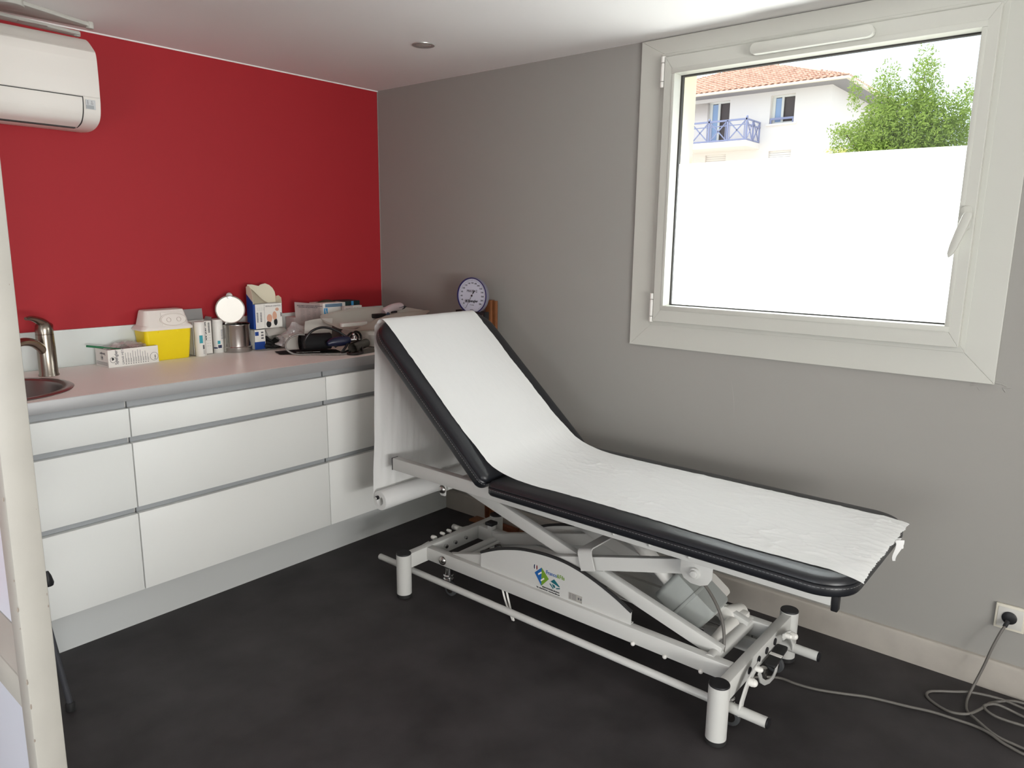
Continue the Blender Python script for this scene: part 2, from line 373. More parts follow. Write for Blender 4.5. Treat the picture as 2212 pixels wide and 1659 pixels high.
b = NB(); box(b, (-2.318, DYN+.04, .19), (-2.312, DYF-.08, .67)); obj('door_glass', b, M_frost, door)
b = NB(); box(b, (-2.314, DYN+.04, .705), (-2.308, DYF-.08, 1.95)); obj('door_glass', b, M_frost, door)
b = NB(); random.seed(3)
for i in range(15):
    z = .62+.75*random.random()**1.3; side = random.choice((DX0, DX0, DX0+.001, DX1))
    t = NB(); ball(t, (0, 0, 0), random.uniform(.0008, .0022), (.7, .25, random.uniform(1, 2.4)), seg=8); merge(b, t, Matrix.Translation((side+(.0015 if side < -2.33 else -.001), DYN+.0004, z)))
obj('paint_chips', b, M_chip, door)
cl = NB(); box(cl, (DX1, -1.20+.0, 1.835), (DX1+.05, -1.13, 1.895), .004); obj('closer_body', cl, M_cream, door)
b = NB(); prism(b, [(0, .058), (.192, .012), (.200, .006), (.200, -.004), (.193, -.010), (0, -.05), (-.20, -.05), (-.20, .05)], (-2.036, -1.165, 1.902), (.985, .17, 0), (-.17, .985, 0), .010, .003)
cyl(b, (-2.03, -1.19, 1.898), (-2.03, -1.19, 1.925), .028, bev=.003); cyl(b, (-1.847, -1.137, 1.898), (-1.847, -1.137, 1.914), .009, bev=.002)
obj('closer_arm', b, M_cream, door)
b = NB(); prism(b, [(-.25, -.028), (.196, -.014), (.204, 0), (.196, .014), (-.25, .028)], (-2.040, -1.085, 1.8955), (.99, .14, 0), (-.14, .99, 0), .008, .002)
box(b, (-1.985, -1.098, 1.8945), (-1.925, -1.082, 1.8957)); cyl(b, (-1.848, -1.058, 1.893), (-1.848, -1.058, 1.906), .008, bev=.002)
obj('closer_arm', b, M_cream, door)

# ================================================================== KITCHEN UNITS
rows = ((.167, .452), (.4755, .7065), (.7295, .830))
for i, (x0, x1) in enumerate(((-2.42, -1.622), (-1.622, -.820), (-.820, -.020))):
    lab = ('white three-drawer base cabinet under the sink, leftmost of the run', 'wide white three-drawer base cabinet in the middle of the run', 'white three-drawer base cabinet in the corner behind the raised backrest')[i]
    t = thing('drawer_cabinet', lab, 'cabinet', ((x0+x1)/2, -.32, .15), 'white drawer cabinets under the worktop')
    b = NB(); box(b, (x0+.001, -.560, .15), (x0+.017, -.02, .855)); box(b, (x1-.017, -.560, .15), (x1-.001, -.02, .855))
    box(b, (x0+.017, -.560, .15), (x1-.017, -.02, .166)); box(b, (x0+.017, -.035, .166), (x1-.017, -.02, .855))
    obj('cabinet_body', b, M_body, t)
    for z0, z1 in ((.452, .4755), (.7065, .7295), (.830, .855)):
        b = NB(); box(b, (x0+.004, -.574, z0-.012), (x1-.004, -.562, z1+.004)); obj('grip_channel', b, M_grip, t)
    for z0, z1 in rows:
        b = NB(); box(b, (x0+.002, -.6, z0), (x1-.002, -.575, z1), .0014); obj('drawer_front', b, M_front, t)
b = NB(); box(b, (-2.42, -.512, 0), (-.018, -.497, .149)); single('plinth', b, mat('plinth_shaded', s2l(196, 198, 196), .5), 'long plinth board between the cabinets and the floor, greyed to stand for shade', 'plinth', (-1.2, -.505, 0))  # greyer than the cabinet board: shade under the overhang put into the colour
# worktop with the sink cut-out
SX, SY, SR = -1.945, -.352, .222
wt = thing('worktop', 'long beige laminate worktop with grey metal edge over the drawers', 'worktop', (-1.2, -.3, .86))
b = NB(); t = NB()
o4 = [t.verts.new(p) for p in ((-2.45, -.6175, .9), (-.002, -.6175, .9), (-.002, -.001, .9), (-2.45, -.001, .9))]
cc = [t.verts.new((SX+(SR-.008)*math.cos(2*PI*i/48), SY+(SR-.008)*math.sin(2*PI*i/48), .9)) for i in range(48)]
ed = [t.edges.new((o4[i], o4[(i+1) % 4])) for i in range(4)]+[t.edges.new((cc[i], cc[(i+1) % 48])) for i in range(48)]
bmesh.ops.triangle_fill(t, edges=ed, use_beauty=True)
bmesh.ops.delete(t, geom=[f for f in t.faces if (f.calc_center_median().xy-V((SX, SY))).length < SR-.02 and all((v_.co.xy-V((SX, SY))).length < SR for v_ in f.verts)], context='FACES_ONLY')
r = bmesh.ops.extrude_face_region(t, geom=t.faces[:]); bmesh.ops.translate(t, verts=[g for g in r['geom'] if isinstance(g, bmesh.types.BMVert)], vec=(0, 0, -.0395))
bmesh.ops.recalc_face_normals(t, faces=t.faces); merge(b, t); obj('slab', b, M_top, wt, angle=30)
b = NB(); box(b, (-2.45, -.6205, .8602), (-.002, -.6178, .8997), .0006); obj('metal_edge', b, M_edge, wt)
b = NB(); box(b, (-2.45, -.013, .9003), (-.004, -.0005, 1.0457), .001); obj('splashback', b, mat('splash', s2l(214, 220, 216), .4), wt)
sk = thing('sink', 'round stainless steel sink sunk in the worktop behind the door', 'sink', (SX, SY, .9))
b = NB(); lathe(b, [(.232, .9003), (.234, .903), (.230, .9055), (.221, .9065), (.206, .905), (.2, .901), (.197, .89), (.19, .80), (.17, .765), (.12, .75), (.03, .748), (.0, .748)], (SX, SY, 0), seg=64); obj('bowl', b, mat('brushed_sink_steel', s2l(150, 145, 143), .33, metal=1, bump=.1, bscale=300, bdist=.0002), sk)
b = NB(); lathe(b, [(.034, .749), (.034, .752), (.02, .7525), (.0, .750)], (SX, SY, 0)); obj('drain', b, M_chrome, sk)
# tap
tp = thing('tap', 'brushed nickel single-lever mixer tap behind the round sink', 'tap', (-1.712, -.155, .9))
b = NB(); lathe(b, [(0, 0), (.0335, 0), (.0335, .004), (.031, .008), (.0305, .1), (.0295, .152), (.0, .152)], (-1.712, -.155, .9)); obj('tap_body', b, M_tapsteel, tp)
b = NB(); tube(b, [(-1.718, -.160, .985), (-1.745, -.185, 1.015), (-1.775, -.212, 1.034), (-1.82, -.255, 1.042), (-1.87, -.30, 1.030), (-1.90, -.325, 1.005)], .014, 14, 6, rad=lambda s: .0165-.004*s); obj('spout', b, M_tapsteel, tp)
b = NB(); lathe(b, [(0, .1535), (.029, .1535), (.0295, .170), (.027, .185), (.018, .197), (0, .201)], (-1.712, -.155, .9))
tube(b, [(-1.700, -.145, 1.075), (-1.716, -.16, 1.094), (-1.74, -.18, 1.109), (-1.765, -.203, 1.118), (-1.785, -.220, 1.119)], .01, 12, 6, rad=lambda s: .0235-.018*s**.7); obj('tap_lever', b, M_tapsteel, tp)

# ================================================================== ITEMS ON THE WORKTOP
Z9 = .9005
def rotz(a, c): return Matrix.Translation(V(c)) @ Matrix.Rotation(a, 4, 'Z')
# open white carton of metal blades
A = V((-1.503, -.153, Z9)); dx = V((.198, .010, 0)).normalized(); dy = V((-dx.y, dx.x, 0)); w_, d_, h_ = .198, .105, .069
Mx = Matrix((dx, dy, V((0, 0, 1)))).transposed().to_4x4(); Mx.translation = A
cb = thing('carton', 'open low white carton with grey printed bullet lines, left of the yellow bin', 'box', A+dx*w_/2+dy*d_/2)
b = NB(); tk = .0016
for lo, hi in (((0, 0, 0), (w_, tk, h_)), ((0, d_-tk, 0), (w_, d_, h_)), ((0, tk, 0), (tk, d_-tk, h_)), ((w_-tk, tk, 0), (w_, d_-tk, h_)), ((tk, tk, 0), (w_-tk, d_-tk, tk))): box(b, lo, hi, 0, Mx)
obj('carton_walls', b, M_card, cb)
P = lambda x, z, o=-.0006: A+dx*x+dy*o+V((0, 0, z))
b = NB(); zz = V((0, 0, 1))
text(b, 'Spengler', .0165, P(.036, .010), zz, -dx, bold=.0002)
text(b, 'LIAN® MÉTAL', .0115, P(.060, .008), zz, -dx)
for i in range(10):
    l = [.040, .040, .037, .046, .042, .048, .046, .038, .040, .030][i]; x = .066+.0097*i
    t = NB(); box(t, (x, -.0008, .013), (x+.0011, -.0003, .013+l)); box(t, (x+.003, -.0008, .013), (x+.0038, -.0003, .013+l*.45)); merge(b, t, Mx)
    cyl(b, P(x+.001, .0085, -.0003), P(x+.001, .0085, -.0009), .0019, seg=10)
obj('carton_print', b, M_ink, cb)
def disc_ring(bm, c, n, r, w, seg=36):
    R = frame_from(n); lathe(bm, [(r, 0), (r, .0005), (r-w, .0005), (r-w, 0), (r, 0)], c, R, seg)
b = NB(); disc_ring(b, P(.018, .030), -dy, .0115, .0012); text(b, '♥', .010, P(.0215, .0268), zz, -dx)
disc_ring(b, P(.180, .026), -dy, .0165, .001); text(b, '2 ans', .0085, P(.186, .014), zz, -dx, bold=.0002)
obj('carton_emblem', b, M_blackink, cb)
b = NB(); Q = lambda y, z: A+dy*y-dx*.0006+V((0, 0, z))
text(b, 'Spengler', .0135, Q(.062, .048), dy, -zz if 0 else zz, 'RIGHT') if 0 else text(b, 'Spengler', .0135, Q(.02, .056), dy, -zz, 'LEFT')
disc_ring(b, Q(.050, .036), -dx, .0085, .001); ball(b, Q(.050, .036), .0045, (.05, 1, 1), seg=10)
for i in range(4): t = NB(); box(t, (-.0008, .006, .008+.0035*i), (-.0003, .098, .0088+.0035*i)); merge(b, t, Mx)
obj('carton_print', b, M_ink, cb)
b = NB()
def sheetbag(c, sx, sy, amp, seedv, tilt=0, zs=1):
    c = V(c)
    def f(u, v):
        x = (u-.5)*sx; y = (v-.5)*sy; n = noise.noise(V((x*38+seedv, y*38, seedv)))+.5*noise.noise(V((x*90, y*90+seedv, 3)))
        return c+V((x*math.cos(tilt)-y*math.sin(tilt), x*math.sin(tilt)+y*math.cos(tilt), amp*n*zs+amp*.9*(1-((u-.5)**2+(v-.5)**2)*3)))
    return f
grid(b, sheetbag((-1.41, -.09, .955), .15, .09, .012, 4.2, .1), 26, 16); grid(b, sheetbag((-1.40, -.085, .972), .13, .085, .014, 9.2, -.25), 24, 16)
pk = single('plastic_pouch', b, M_bag, 'crumpled clear plastic pouch heaped in the open white carton', 'pouch', (-1.41, -.09, .955))
b = NB(); grid(b, lambda u, v: V((-1.44+.10*u-.01*v, -.125+.07*v+.01*u, .962+.014*u-.004*v)), 8, 6, .0008)
single('folded_leaflet', b, M_pinkcard, 'pinkish folded paper sticking out of the open white carton', 'leaflet', (-1.40, -.1, .962))
b = NB(); cyl(b, (-1.548, -.072, .9835), (-1.495, -.098, .9745), .0042, bev=.001); cyl(b, (-1.495, -.098, .9745), (-1.44, -.12, .966), .0025)
single('green_tube_stick', b, M_green, 'small green plastic stick poking out of the white carton', 'stick', (-1.5, -.09, .975))
# yellow sharps bin
sb = thing('sharps_bin', 'yellow sharps container with translucent lid next to the white carton', 'sharps container', (-1.243, -.068, Z9))
def loft(bm, secs, n=6, cap0=True, cap1=True, M=None):
    t = NB(); rings = []
    for (cx, cy, z, w, d, r) in secs: rings.append([t.verts.new((cx+p[0], cy+p[1], z)) for p in rrect(w, d, r, n)])
    for a, c in zip(rings, rings[1:]):
        for i in range(len(a)): j = (i+1) % len(a); t.faces.new((a[i], a[j], c[j], c[i]))
    if cap0: t.faces.new(rings[0][::-1])
    if cap1: t.faces.new(rings[-1])
    merge(bm, t, M)
BX, BY = -1.246, -.071
b = NB(); loft(b, [(BX, BY, Z9, .168, .088, .012), (BX, BY, Z9+.003, .174, .092, .014), (BX, BY, 1.030, .198, .108, .016)]); 
for xx in (-1.29, -1.21): ball(b, (xx, BY-.052, 1.021), .004)
obj('bin_body', b, M_yellow, sb)
b = NB(); loft(b, [(BX, BY, 1.027, .214, .116, .02), (BX, BY, 1.033, .216, .118, .021), (BX, BY, 1.042, .204, .110, .022), (BX, BY, 1.047, .190, .100, .022), (BX, BY+.003, 1.103, .166, .078, .02), (BX, BY+.003, 1.107, .160, .072, .018)]); lo_ = obj('bin_lid', b, M_lid, sb)
b = NB(); nrm = V((0, -1, .19)).normalized(); R = frame_from(nrm, (1, 0, 0)); 
prism(b, [(math.cos(a)*.056, math.sin(a)*.027) for a in [2*PI*i/40 for i in range(40)]], V((-1.222, -.1185, 1.068)), (1, 0, 0), (0, .187, .98), .006, .002)
prism(b, [(-.046, -.030), (.046, -.030), (.048, .028), (-.048, .028)], V((-1.222, -.1155, 1.070)), (1, 0, 0), (0, .187, .98), .003, .001)
lc = obj('lid_flap', b, M_lid, lo_)
b = NB()
for sx in (-.021, .021): lathe(b, [(.0095, 0), (.0095, .0015), (.008, .0015), (.008, 0)], V((-1.222+sx, -.1248, 1.0675)), frame_from(nrm), 24)
lathe(b, [(1, 0), (1, .001), (.965, .001), (.965, 0)], (0, 0, 0), Matrix.Identity(3), 48)
for v_ in b.verts:
    if abs(v_.co.x) <= 1.01 and abs(v_.co.y) <= 1.01 and v_.co.z < .01:
        p_ = v_.co.copy(); v_.co = V((-1.222, -.1248, 1.0677))+V((1, 0, 0))*p_.x*.053+V((0, .187, .98))*p_.y*.0245+nrm*p_.z
obj('flap_mark', b, mat('lid_mark_plastic', s2l(190, 176, 166), .5), lo_)  # darker ring outlines on the lid flap
# white box with barcode and raised flap
wb = thing('medicine_box', 'white box with barcode and raised grey flap behind the white tube', 'box', (-1.09, -.06, Z9))
b = NB(); x0, x1, y0, y1, zt = -1.132, -1.044, -.094, -.028, 1.047
for lo, hi in (((x0, y0, Z9), (x1, y0+.0015, zt)), ((x0, y1-.0015, Z9), (x1, y1, zt)), ((x0, y0, Z9), (x0+.0015, y1, zt)), ((x1-.0015, y0, Z9), (x1, y1, zt)), ((x0, y0, Z9), (x1, y1, Z9+.0015))): box(b, lo, hi)
obj('box_walls', b, M_card, wb)
b = NB(); grid(b, lambda u, v: V((x0+.002+(x1-x0-.004)*u, y1-.001+.006*math.sin(v*1.4), zt-.001+.05*v)), 4, 6, .001)
grid(b, lambda u, v: V((x1-.001+.012*v, y0+.005+(y1-y0-.01)*u, zt-.001+.016*math.sin(v*2))), 4, 6, .001)
obj('box_flap', b, mat('grey_card', s2l(185, 185, 183), .6), wb)
b = NB(); text(b, 'W-1KG-SO', .0165, (-1.0815, y0-.0006, 1.042), (0, 0, -1), (1, 0, 0), bold=.0008)
for i in range(22): box(b, (-1.061, y0-.0008, 1.04-.0021*i), (-1.053, y0-.0002, 1.04-.0021*i-.0005-.0006*(i*7 % 3)))
for i in range(5):
    for k in range(3): box(b, (-1.08+.011*k, y0-.0008, .985-.012*i), (-1.074+.011*k, y0-.0002, .9844-.012*i))
obj('box_print', b, M_blackink, wb)
def bottle(nm, lab, c, r, h, grp=None):
    t = thing(nm, lab, 'bottle', c, grp); c = V(c)
    b = NB(); lathe(b, [(0, 0), (r-.001, 0), (r, .002), (r, h*.93), (r-.001, h*.945), (r*.96, h*.95), (r*.96, h*.995), (r*.9, h), (0, h)], c); obj('bottle_body', b, M_plw, t)
    return t
def wrap(bm, c, r, z0, z1, a0, a1, th=.0005, n=12):
    c = V(c); grid(bm, lambda u, v: c+V(((r+.0004)*math.cos(a0+(a1-a0)*u), (r+.0004)*math.sin(a0+(a1-a0)*u), z0+(z1-z0)*v)), n, 1)
t1 = bottle('white_bottle', 'white round tube with teal square logo right of the yellow bin', (-1.112, -.118, Z9), .0225, .149)
b = NB(); wrap(b, (-1.112, -.118, Z9), .0226, .058, .092, -2.15, -1.55); obj('bottle_label', b, M_teal, t1)
b = NB(); wrap(b, (-1.112, -.118, Z9), .0226, .032, .050, -1.62, -1.3)
for i in range(6): wrap(b, (-1.112, -.118, Z9), .0226, .012+.003*i, .0128+.003*i, -1.6, -1.2)
obj('bottle_print', b, M_ink, t1)
t2 = bottle('white_bottle', 'white round tube with navy band between the barcode box and the steel canister', (-1.008, -.075, Z9), .0225, .148)
b = NB(); wrap(b, (-1.008, -.075, Z9), .0226, .022, .036, -2.1, -1.4); wrap(b, (-1.008, -.075, Z9), .0226, .02, .026, -3.0, -2.2)
for i in range(9): wrap(b, (-1.008, -.075, Z9), .0226, .062+.005*i, .0635+.005*i, -1.45, -.8)
obj('bottle_print', b, M_navy, t2)
b = NB(); wrap(b, (-1.008, -.075, Z9), .0226, .04, .055, -2.15, -1.65); obj('bottle_label', b, M_teal, t2)
# steel canister with open lid
CX, CY = -.928, -.092
cn = thing('steel_canister', 'polished steel cotton canister with its round lid flipped open', 'canister', (CX, CY, Z9))
b = NB(); lathe(b, [(0, 0), (.0645, 0), (.0655, .004), (.0655, .014), (.066, .018), (.066, .022), (.062, .026), (.062, .118), (.0635, .122), (.063, .124), (.060, .122), (.060, .01), (0, .01)], (CX, CY, Z9), seg=48)
obj('canister_body', b, M_steel, cn)
b = NB(); n_ = V((-.66, -.60, .44)).normalized(); n_ = V((-.45, -.87, .18)).normalized(); R = frame_from(n_, (1, -.5, 0)); c_ = V((-.944, -.080, 1.0875))
lathe(b, [(0, 0), (.058, 0), (.062, .002), (.0635, .006), (.0625, .008), (.058, .003), (0, .002)], c_, R, 48)
ux = V((0, 0, 1)); ux = (ux-n_*ux.dot(n_)).normalized(); cyl(b, c_+ux*.062+n_*.001, c_+ux*.062+n_*.004, .014, seg=20, bev=.001)
box(b, (-.975, -.088, 1.018), (-.93, -.076, 1.034), .002)
obj('canister_lid', b, mat('mirror_steel', s2l(205, 202, 196), .28, metal=.9), cn)
# lower carton lying on its side, spilling black specula
x0, x1, y0, y1, z1 = -.862, -.712, -.130, -.030, .993
lb = thing('glove_carton', 'white and blue carton lying open, spilling black cone tips, under the mask carton', 'box', (-.81, -.1, Z9))
b = NB()
for lo, hi in (((x0, y0, z1-.0015), (x1, y1, z1)), ((x0, y0, Z9), (x1, y1, Z9+.0015)), ((x0, y0, Z9), (x0+.0015, y1, z1)), ((x1-.0015, y0, Z9), (x1, y1, z1)), ((x0, y1-.0015, Z9), (x1, y1, z1)), ((x0, y0, Z9), (x0+.055, y0+.0015, z1))): box(b, lo, hi)
obj('carton_walls', b, M_card, lb)
b = NB(); box(b, (x0-.0006, y0-.0006, Z9+.0003), (x0+.053, y0+.0002, Z9+.036)); box(b, (x0+.004, y0-.0006, z1-.028), (x0+.022, y0+.0002, z1-.010)); obj('carton_print', b, M_blue, lb)
b = NB()
for i in range(3): box(b, (x0+.034, y0-.0007, .975-.013*i), (x0+.046, y0, .982-.013*i)); 
obj('carton_print', b, M_ink, lb)
b = NB(); grid(b, lambda u, v: V((x0+.055+(x1-x0-.048)*u, y0+.001-.030*v, z1-.001-.022*v*v-.008*v+.004*math.sin(u*PI))), 10, 6, .001)
grid(b, lambda u, v: V((x0-.01+(x1-x0+.02)*u, y0-.003-.052*v*math.sin(PI*min(1, .12+u*.9))**.5, Z9+.0018+.001*v)), 14, 6, .001)
obj('carton_flap', b, M_card, lb)
sp0 = None; random.seed(11)
for i in range(34):
    b_pos = V((random.uniform(-.798, -.722), random.uniform(-.155, -.06), 0)); lay = 0 if i < 16 else (1 if i < 27 else 2)
    b_pos.z = Z9+.0115+.016*lay
    if b_pos.y < -.134: b_pos.z = Z9+.0115; 
    if i in (30, 31, 32, 33): b_pos = V((-.722+.016*(i-30), -.160-.006*(i-30), Z9+.0115))
    if sp0 is None:
        b = NB(); lathe(b, [(.0075, 0), (.0075, .006), (.005, .012), (.0025, .03), (.0015, .03), (.0035, .012), (.006, .005), (.006, 0), (.0075, 0)], (0, 0, -.012), seg=12); o = obj('ear_speculum', b, M_rubber); sp0 = o
    else:
        o = sp0.copy(); COL.objects.link(o)
    o.scale = (1.3, 1.3, 1.3)
    o.location = b_pos; o.rotation_euler = (PI/2+random.uniform(-.5, .5), random.uniform(-.3, .3), random.uniform(-1.2, 1.2))
    o['label'] = 'small black cone tip in the heap spilling from the open white and blue carton'; o['category'] = 'speculum'; o['group'] = 'black cone tips in the open carton'
# upper carton standing upside down with cream flaps
x0, x1, y0, y1, z0, z1 = -.861, -.712, -.130, -.078, .9945, 1.108
ub = thing('mask_carton', 'tall blue and white carton with raised cream flaps, print upside down', 'box', (-.81, -.11, z0))
b = NB()
for lo, hi in (((x0, y0, z0), (x1, y0+.0015, z1)), ((x0, y1-.0015, z0), (x1, y1, z1)), ((x0, y0, z0), (x0+.0015, y1, z1)), ((x1-.0015, y0, z0), (x1, y1, z1)), ((x0, y0, z0), (x1, y1, z0+.0015))): box(b, lo, hi)
obj('carton_walls', b, M_card, ub)
b = NB(); box(b, (x0-.0008, y0+.0005, z0+.001), (x0-.0002, y1-.0005, z1+.0)); box(b, (x0-.0008, y0-.0006, z0+.001), (x0+.010, y0, z1))
prism(b, [(0, 0), (.0505, 0), (.0505, .046), (.0, .010)], (x0-.0002, y0, z1), (0, 1, 0), (0, 0, 1), -.0008)
obj('carton_side', b, M_blue, ub)
Mcf = mat('cream_card', s2l(222, 214, 190), .7)
b = NB()
prism(b, [(0, 0), (.052, 0), (.052, .078), (.030, .084), (.012, .070), (0, .035)], (x0+.001, y0, z1), (0, 1, 0), (0, 0, 1), .0012)
W_ = x1-x0
prism(b, [(.001, 0), (W_-.001, 0), (W_+.001, .030), (W_-.002, .050), (W_-.012, .068), (W_-.028, .082), (W_-.048, .090), (.078, .086), (.066, .079), (.034, .087), (.010, .088), (.002, .05)], (x0, y1-.001, z1), (1, 0, 0), (0, .05, 1), .0012)
grid(b, lambda u, v: V((x0+.004+(.085-.02*v)*u, y0+.006+.038*v, z1+.004+.072*(1-u**1.6)*math.sin(v*PI*.5))), 12, 6, .0012)
prism(b, [(0, 0), (.050, 0), (.050, .030), (.03, .034), (.008, .025)], (x1-.001, y0, z1), (0, 1, 0), (.12, 0, 1), .0012)
obj('carton_flap', b, Mcf, ub)
b = NB(); text(b, 'TEQUENT ATTICUE', .0090, (x1-.007, y0-.0006, 1.100), (-1, 0, 0), (0, 0, -1)); text(b, 'jolati', .009, (x1-.005, y0-.0006, 1.046), (0, 0, 1), (-1, 0, 0), bold=.0006)
for k in range(2):
    for i in range(20): box(b, (x0+.016+.018*k, y0-.0008, 1.071-.0023*i), (x0+.024+.018*k, y0-.0002, 1.071-.0023*i-.0006-.0007*((i*5+k) % 3)))
for k in range(4):
    for i in range(3): box(b, (x0+.020+.010*k, y0-.0008, 1.080+.005*i), (x0+.026+.010*k, y0-.0002, 1.0805+.005*i))
box(b, (x0+.0555, y0-.0008, z0+.002), (x0+.056, y0-.0002, z1-.002))
obj('carton_print', b, M_ink, ub)
b = NB(); ball(b, (x0+.076, y0-.0003, 1.014), .013, (1, .05, 1.2), seg=14); ball(b, (x0+.112, y0-.0003, 1.022), .011, (.9, .05, 1.5), seg=14)
obj('printed_hair', b, M_blackink, ub)
b = NB(); ball(b, (x0+.081, y0-.0003, 1.041), .016, (.9, .05, 1.2), seg=14); ball(b, (x0+.108, y0-.0003, 1.051), .013, (.9, .05, 1.6), seg=14); ball(b, (x0+.122, y0-.0003, 1.080), .008, (1.2, .05, 1), seg=14)
obj('printed_figure', b, M_skin, ub)
# clear bag, leaflet, sheets
b = NB()
def bag(u, v):
    a = 2*PI*u; e = math.sin(PI*min(v, .97)); x = .075*math.cos(a)*e; y = .035*math.sin(a)*e; z = .115*(1-math.cos(PI*v*.5))
    n = noise.noise(V((x*45, y*45, z*45)))
    return V((-.715+1.15*x*(1+.4*n), -.225+y*(1+.5*n), Z9+.006+1.05*z+.008*n))
grid(b, bag, 36, 20); single('clear_plastic_bag', b, M_bag, 'crumpled clear plastic bag right of the carton of black tips', 'bag', (-.685, -.235, Z9))
b = NB(); R_ = Matrix.Rotation(.0, 4, 'Z')
grid(b, lambda u, v: V((-.628+.15*u+.004*v, -.100-.012*u+.035*v*(1-v)*.3+.015*(1-v)*-1, 1.0-.0+.105*v-.018*u*v)), 8, 8, .0015)
lf = thing('instruction_leaflet', 'pinkish printed cardboard panel leaning left of the light blue box', 'leaflet', (-.55, -.11, Z9))
obj('leaflet_sheet', b, M_pinkcard, lf)
b = NB()
for i in range(2): text(b, ('MODE D\'EMPLOI / INSTRUCTIONS / GEBRAUCHSANWEISUNG', 'ISTRUZIONI / INSTRUCCIONES DE USO')[i], .0058, (-.622+.008*i, -.1185, 1.088-.008*i), (1, -.08, -.09), (0, 0, 1), depth=.0004, bold=.0002)
for c_ in range(4):
    for i in range(9): box(b, (-.605+.032*c_, -.1215-.002*c_, 1.072-.007*i-.002*c_), (-.605+.032*c_+(.02 if (i*3+c_) % 4 else .012), -.1205-.002*c_, 1.0726-.007*i-.002*c_))
obj('leaflet_print', b, M_ink, lf)
b = NB(); box(b, (-.625, -.098, Z9), (-.50, -.02, 1.03), .001); single('storage_box', b, M_pinkcard, 'pale box at the splashback holding up the printed leaflet', 'box', (-.56, -.06, Z9))
b = NB(); grid(b, lambda u, v: V((-.715+.145*u+.03*v, -.300-.012*u+.03*v, .962+.008*u+.068*v+.004*math.sin(4*u))), 8, 6, .0006)
single('paper_sheet', b, M_card, 'blank white sheet leaning over the black blood pressure cuff', 'paper', (-.62, -.29, .955))
b = NB(); grid(b, lambda u, v: V((-.79+.07*u+.004*v, -.262-.018*u, Z9+.001+.062*v)), 5, 5, .001)
grid(b, lambda u, v: V((-.79+.075*u, -.262-.018*u+.03*v, Z9+.062+.012*v)), 5, 3, .001)
single('white_card_sleeve', b, M_card, 'small white card standing between black tips and the black cuff', 'card', (-.76, -.27, Z9))
b = NB(); box(b, (-.752, -.34, .965), (-.72, -.325, .971), .001, None); single('orange_sachet', b, M_orange, 'small orange sachet on top of the black cuff', 'sachet', (-.735, -.33, .965))
# glove box stack
gs = thing('glove_box', 'white and blue box marked L lying behind the baby scale', 'box', (-.41, -.08, 1.024))
b = NB(); box(b, (-.487, -.135, 1.024), (-.352, -.022, 1.092), .0008); obj('box_shell', b, M_card, gs)
b = NB(); box(b, (-.474, -.1358, 1.072), (-.372, -.1352, 1.088)); obj('box_print', b, mat('pale_blue_print', s2l(110, 140, 165), .5), gs)
b = NB(); box(b, (-.4825, -.1358, 1.034), (-.4605, -.1352, 1.068), 0); box(b, (-.447, -.1358, 1.031), (-.424, -.1352, 1.040)); obj('box_print', b, M_lblue, gs)
b = NB(); text(b, 'L', .018, (-.476, -.1365, 1.052), (1, 0, 0), (0, 0, 1), bold=.0005); text(b, 'L', .018, (-.467, -.1365, 1.049), (-1, 0, 0), (0, 0, -1), bold=.0005); obj('box_print', b, M_card, gs)
b = NB(); text(b, 'L-XL', .015, (-.418, -.1365, 1.029), (1, 0, 0), (0, 0, 1)); obj('box_print', b, M_blackink, gs)
b = NB(); grid(b, lambda u, v: V((-.475+.11*u, -.055-.03*v, 1.0925+.012*math.sin(u*PI)*math.sin(v*PI))), 10, 5); obj('box_opening', b, mat('olive_dark', s2l(70, 68, 50), .7), gs)
b = NB(); box(b, (-.49, -.132, Z9), (-.345, -.022, 1.0235), .001); single('storage_box', b, mat('mid_grey_card', s2l(120, 112, 108), .6), 'grey box under the light blue and white box, behind the scale', 'box', (-.42, -.08, Z9))
b = NB(); box(b, (-.343, -.115, 1.052), (-.245, -.022, 1.094), .001); g2 = single('green_box', b, M_dkgreen, 'dark green box right of the light blue and white box', 'box', (-.29, -.07, 1.052))
b = NB(); box(b, (-.30, -.1156, 1.055), (-.285, -.1150, 1.093)); o = obj('box_band', b, M_lblue, g2)
b = NB(); box(b, (-.343, -.115, Z9), (-.245, -.022, 1.0515), .001); single('storage_box', b, mat('mid_grey_card', s2l(120, 112, 108), .6), 'grey box under the dark green box at the splashback', 'box', (-.29, -.07, Z9))
b = NB(); box(b, (-.640, -.095, Z9+.1305), (-.497, -.022, 1.10), .001) if 0 else None; b.free()
for (xa, xb, ya, lab) in ((-.385, -.332, -.17, 'small pinkish box behind the left end of the scale tray'), (-.330, -.272, -.165, 'small white box with tiny print in front of the dark green box')):
    t = thing('small_box', lab, 'box', ((xa+xb)/2, ya+.01, Z9), 'small boxes behind the scale')
    b = NB(); box(b, (xa, ya, Z9), (xb, ya+.022, 1.074), .0006); obj('box_shell', b, M_pinkcard if 'pink' in lab else M_card, t)
    b = NB(); text(b, 'Omnifix', .009, (xa+.008, ya-.0006, 1.058), (1, 0, 0), (0, 0, 1)); text(b, '2 ml', .005, (xa+.014, ya-.0006, 1.051), (1, 0, 0), (0, 0, 1)); obj('box_print', b, M_ink, t)

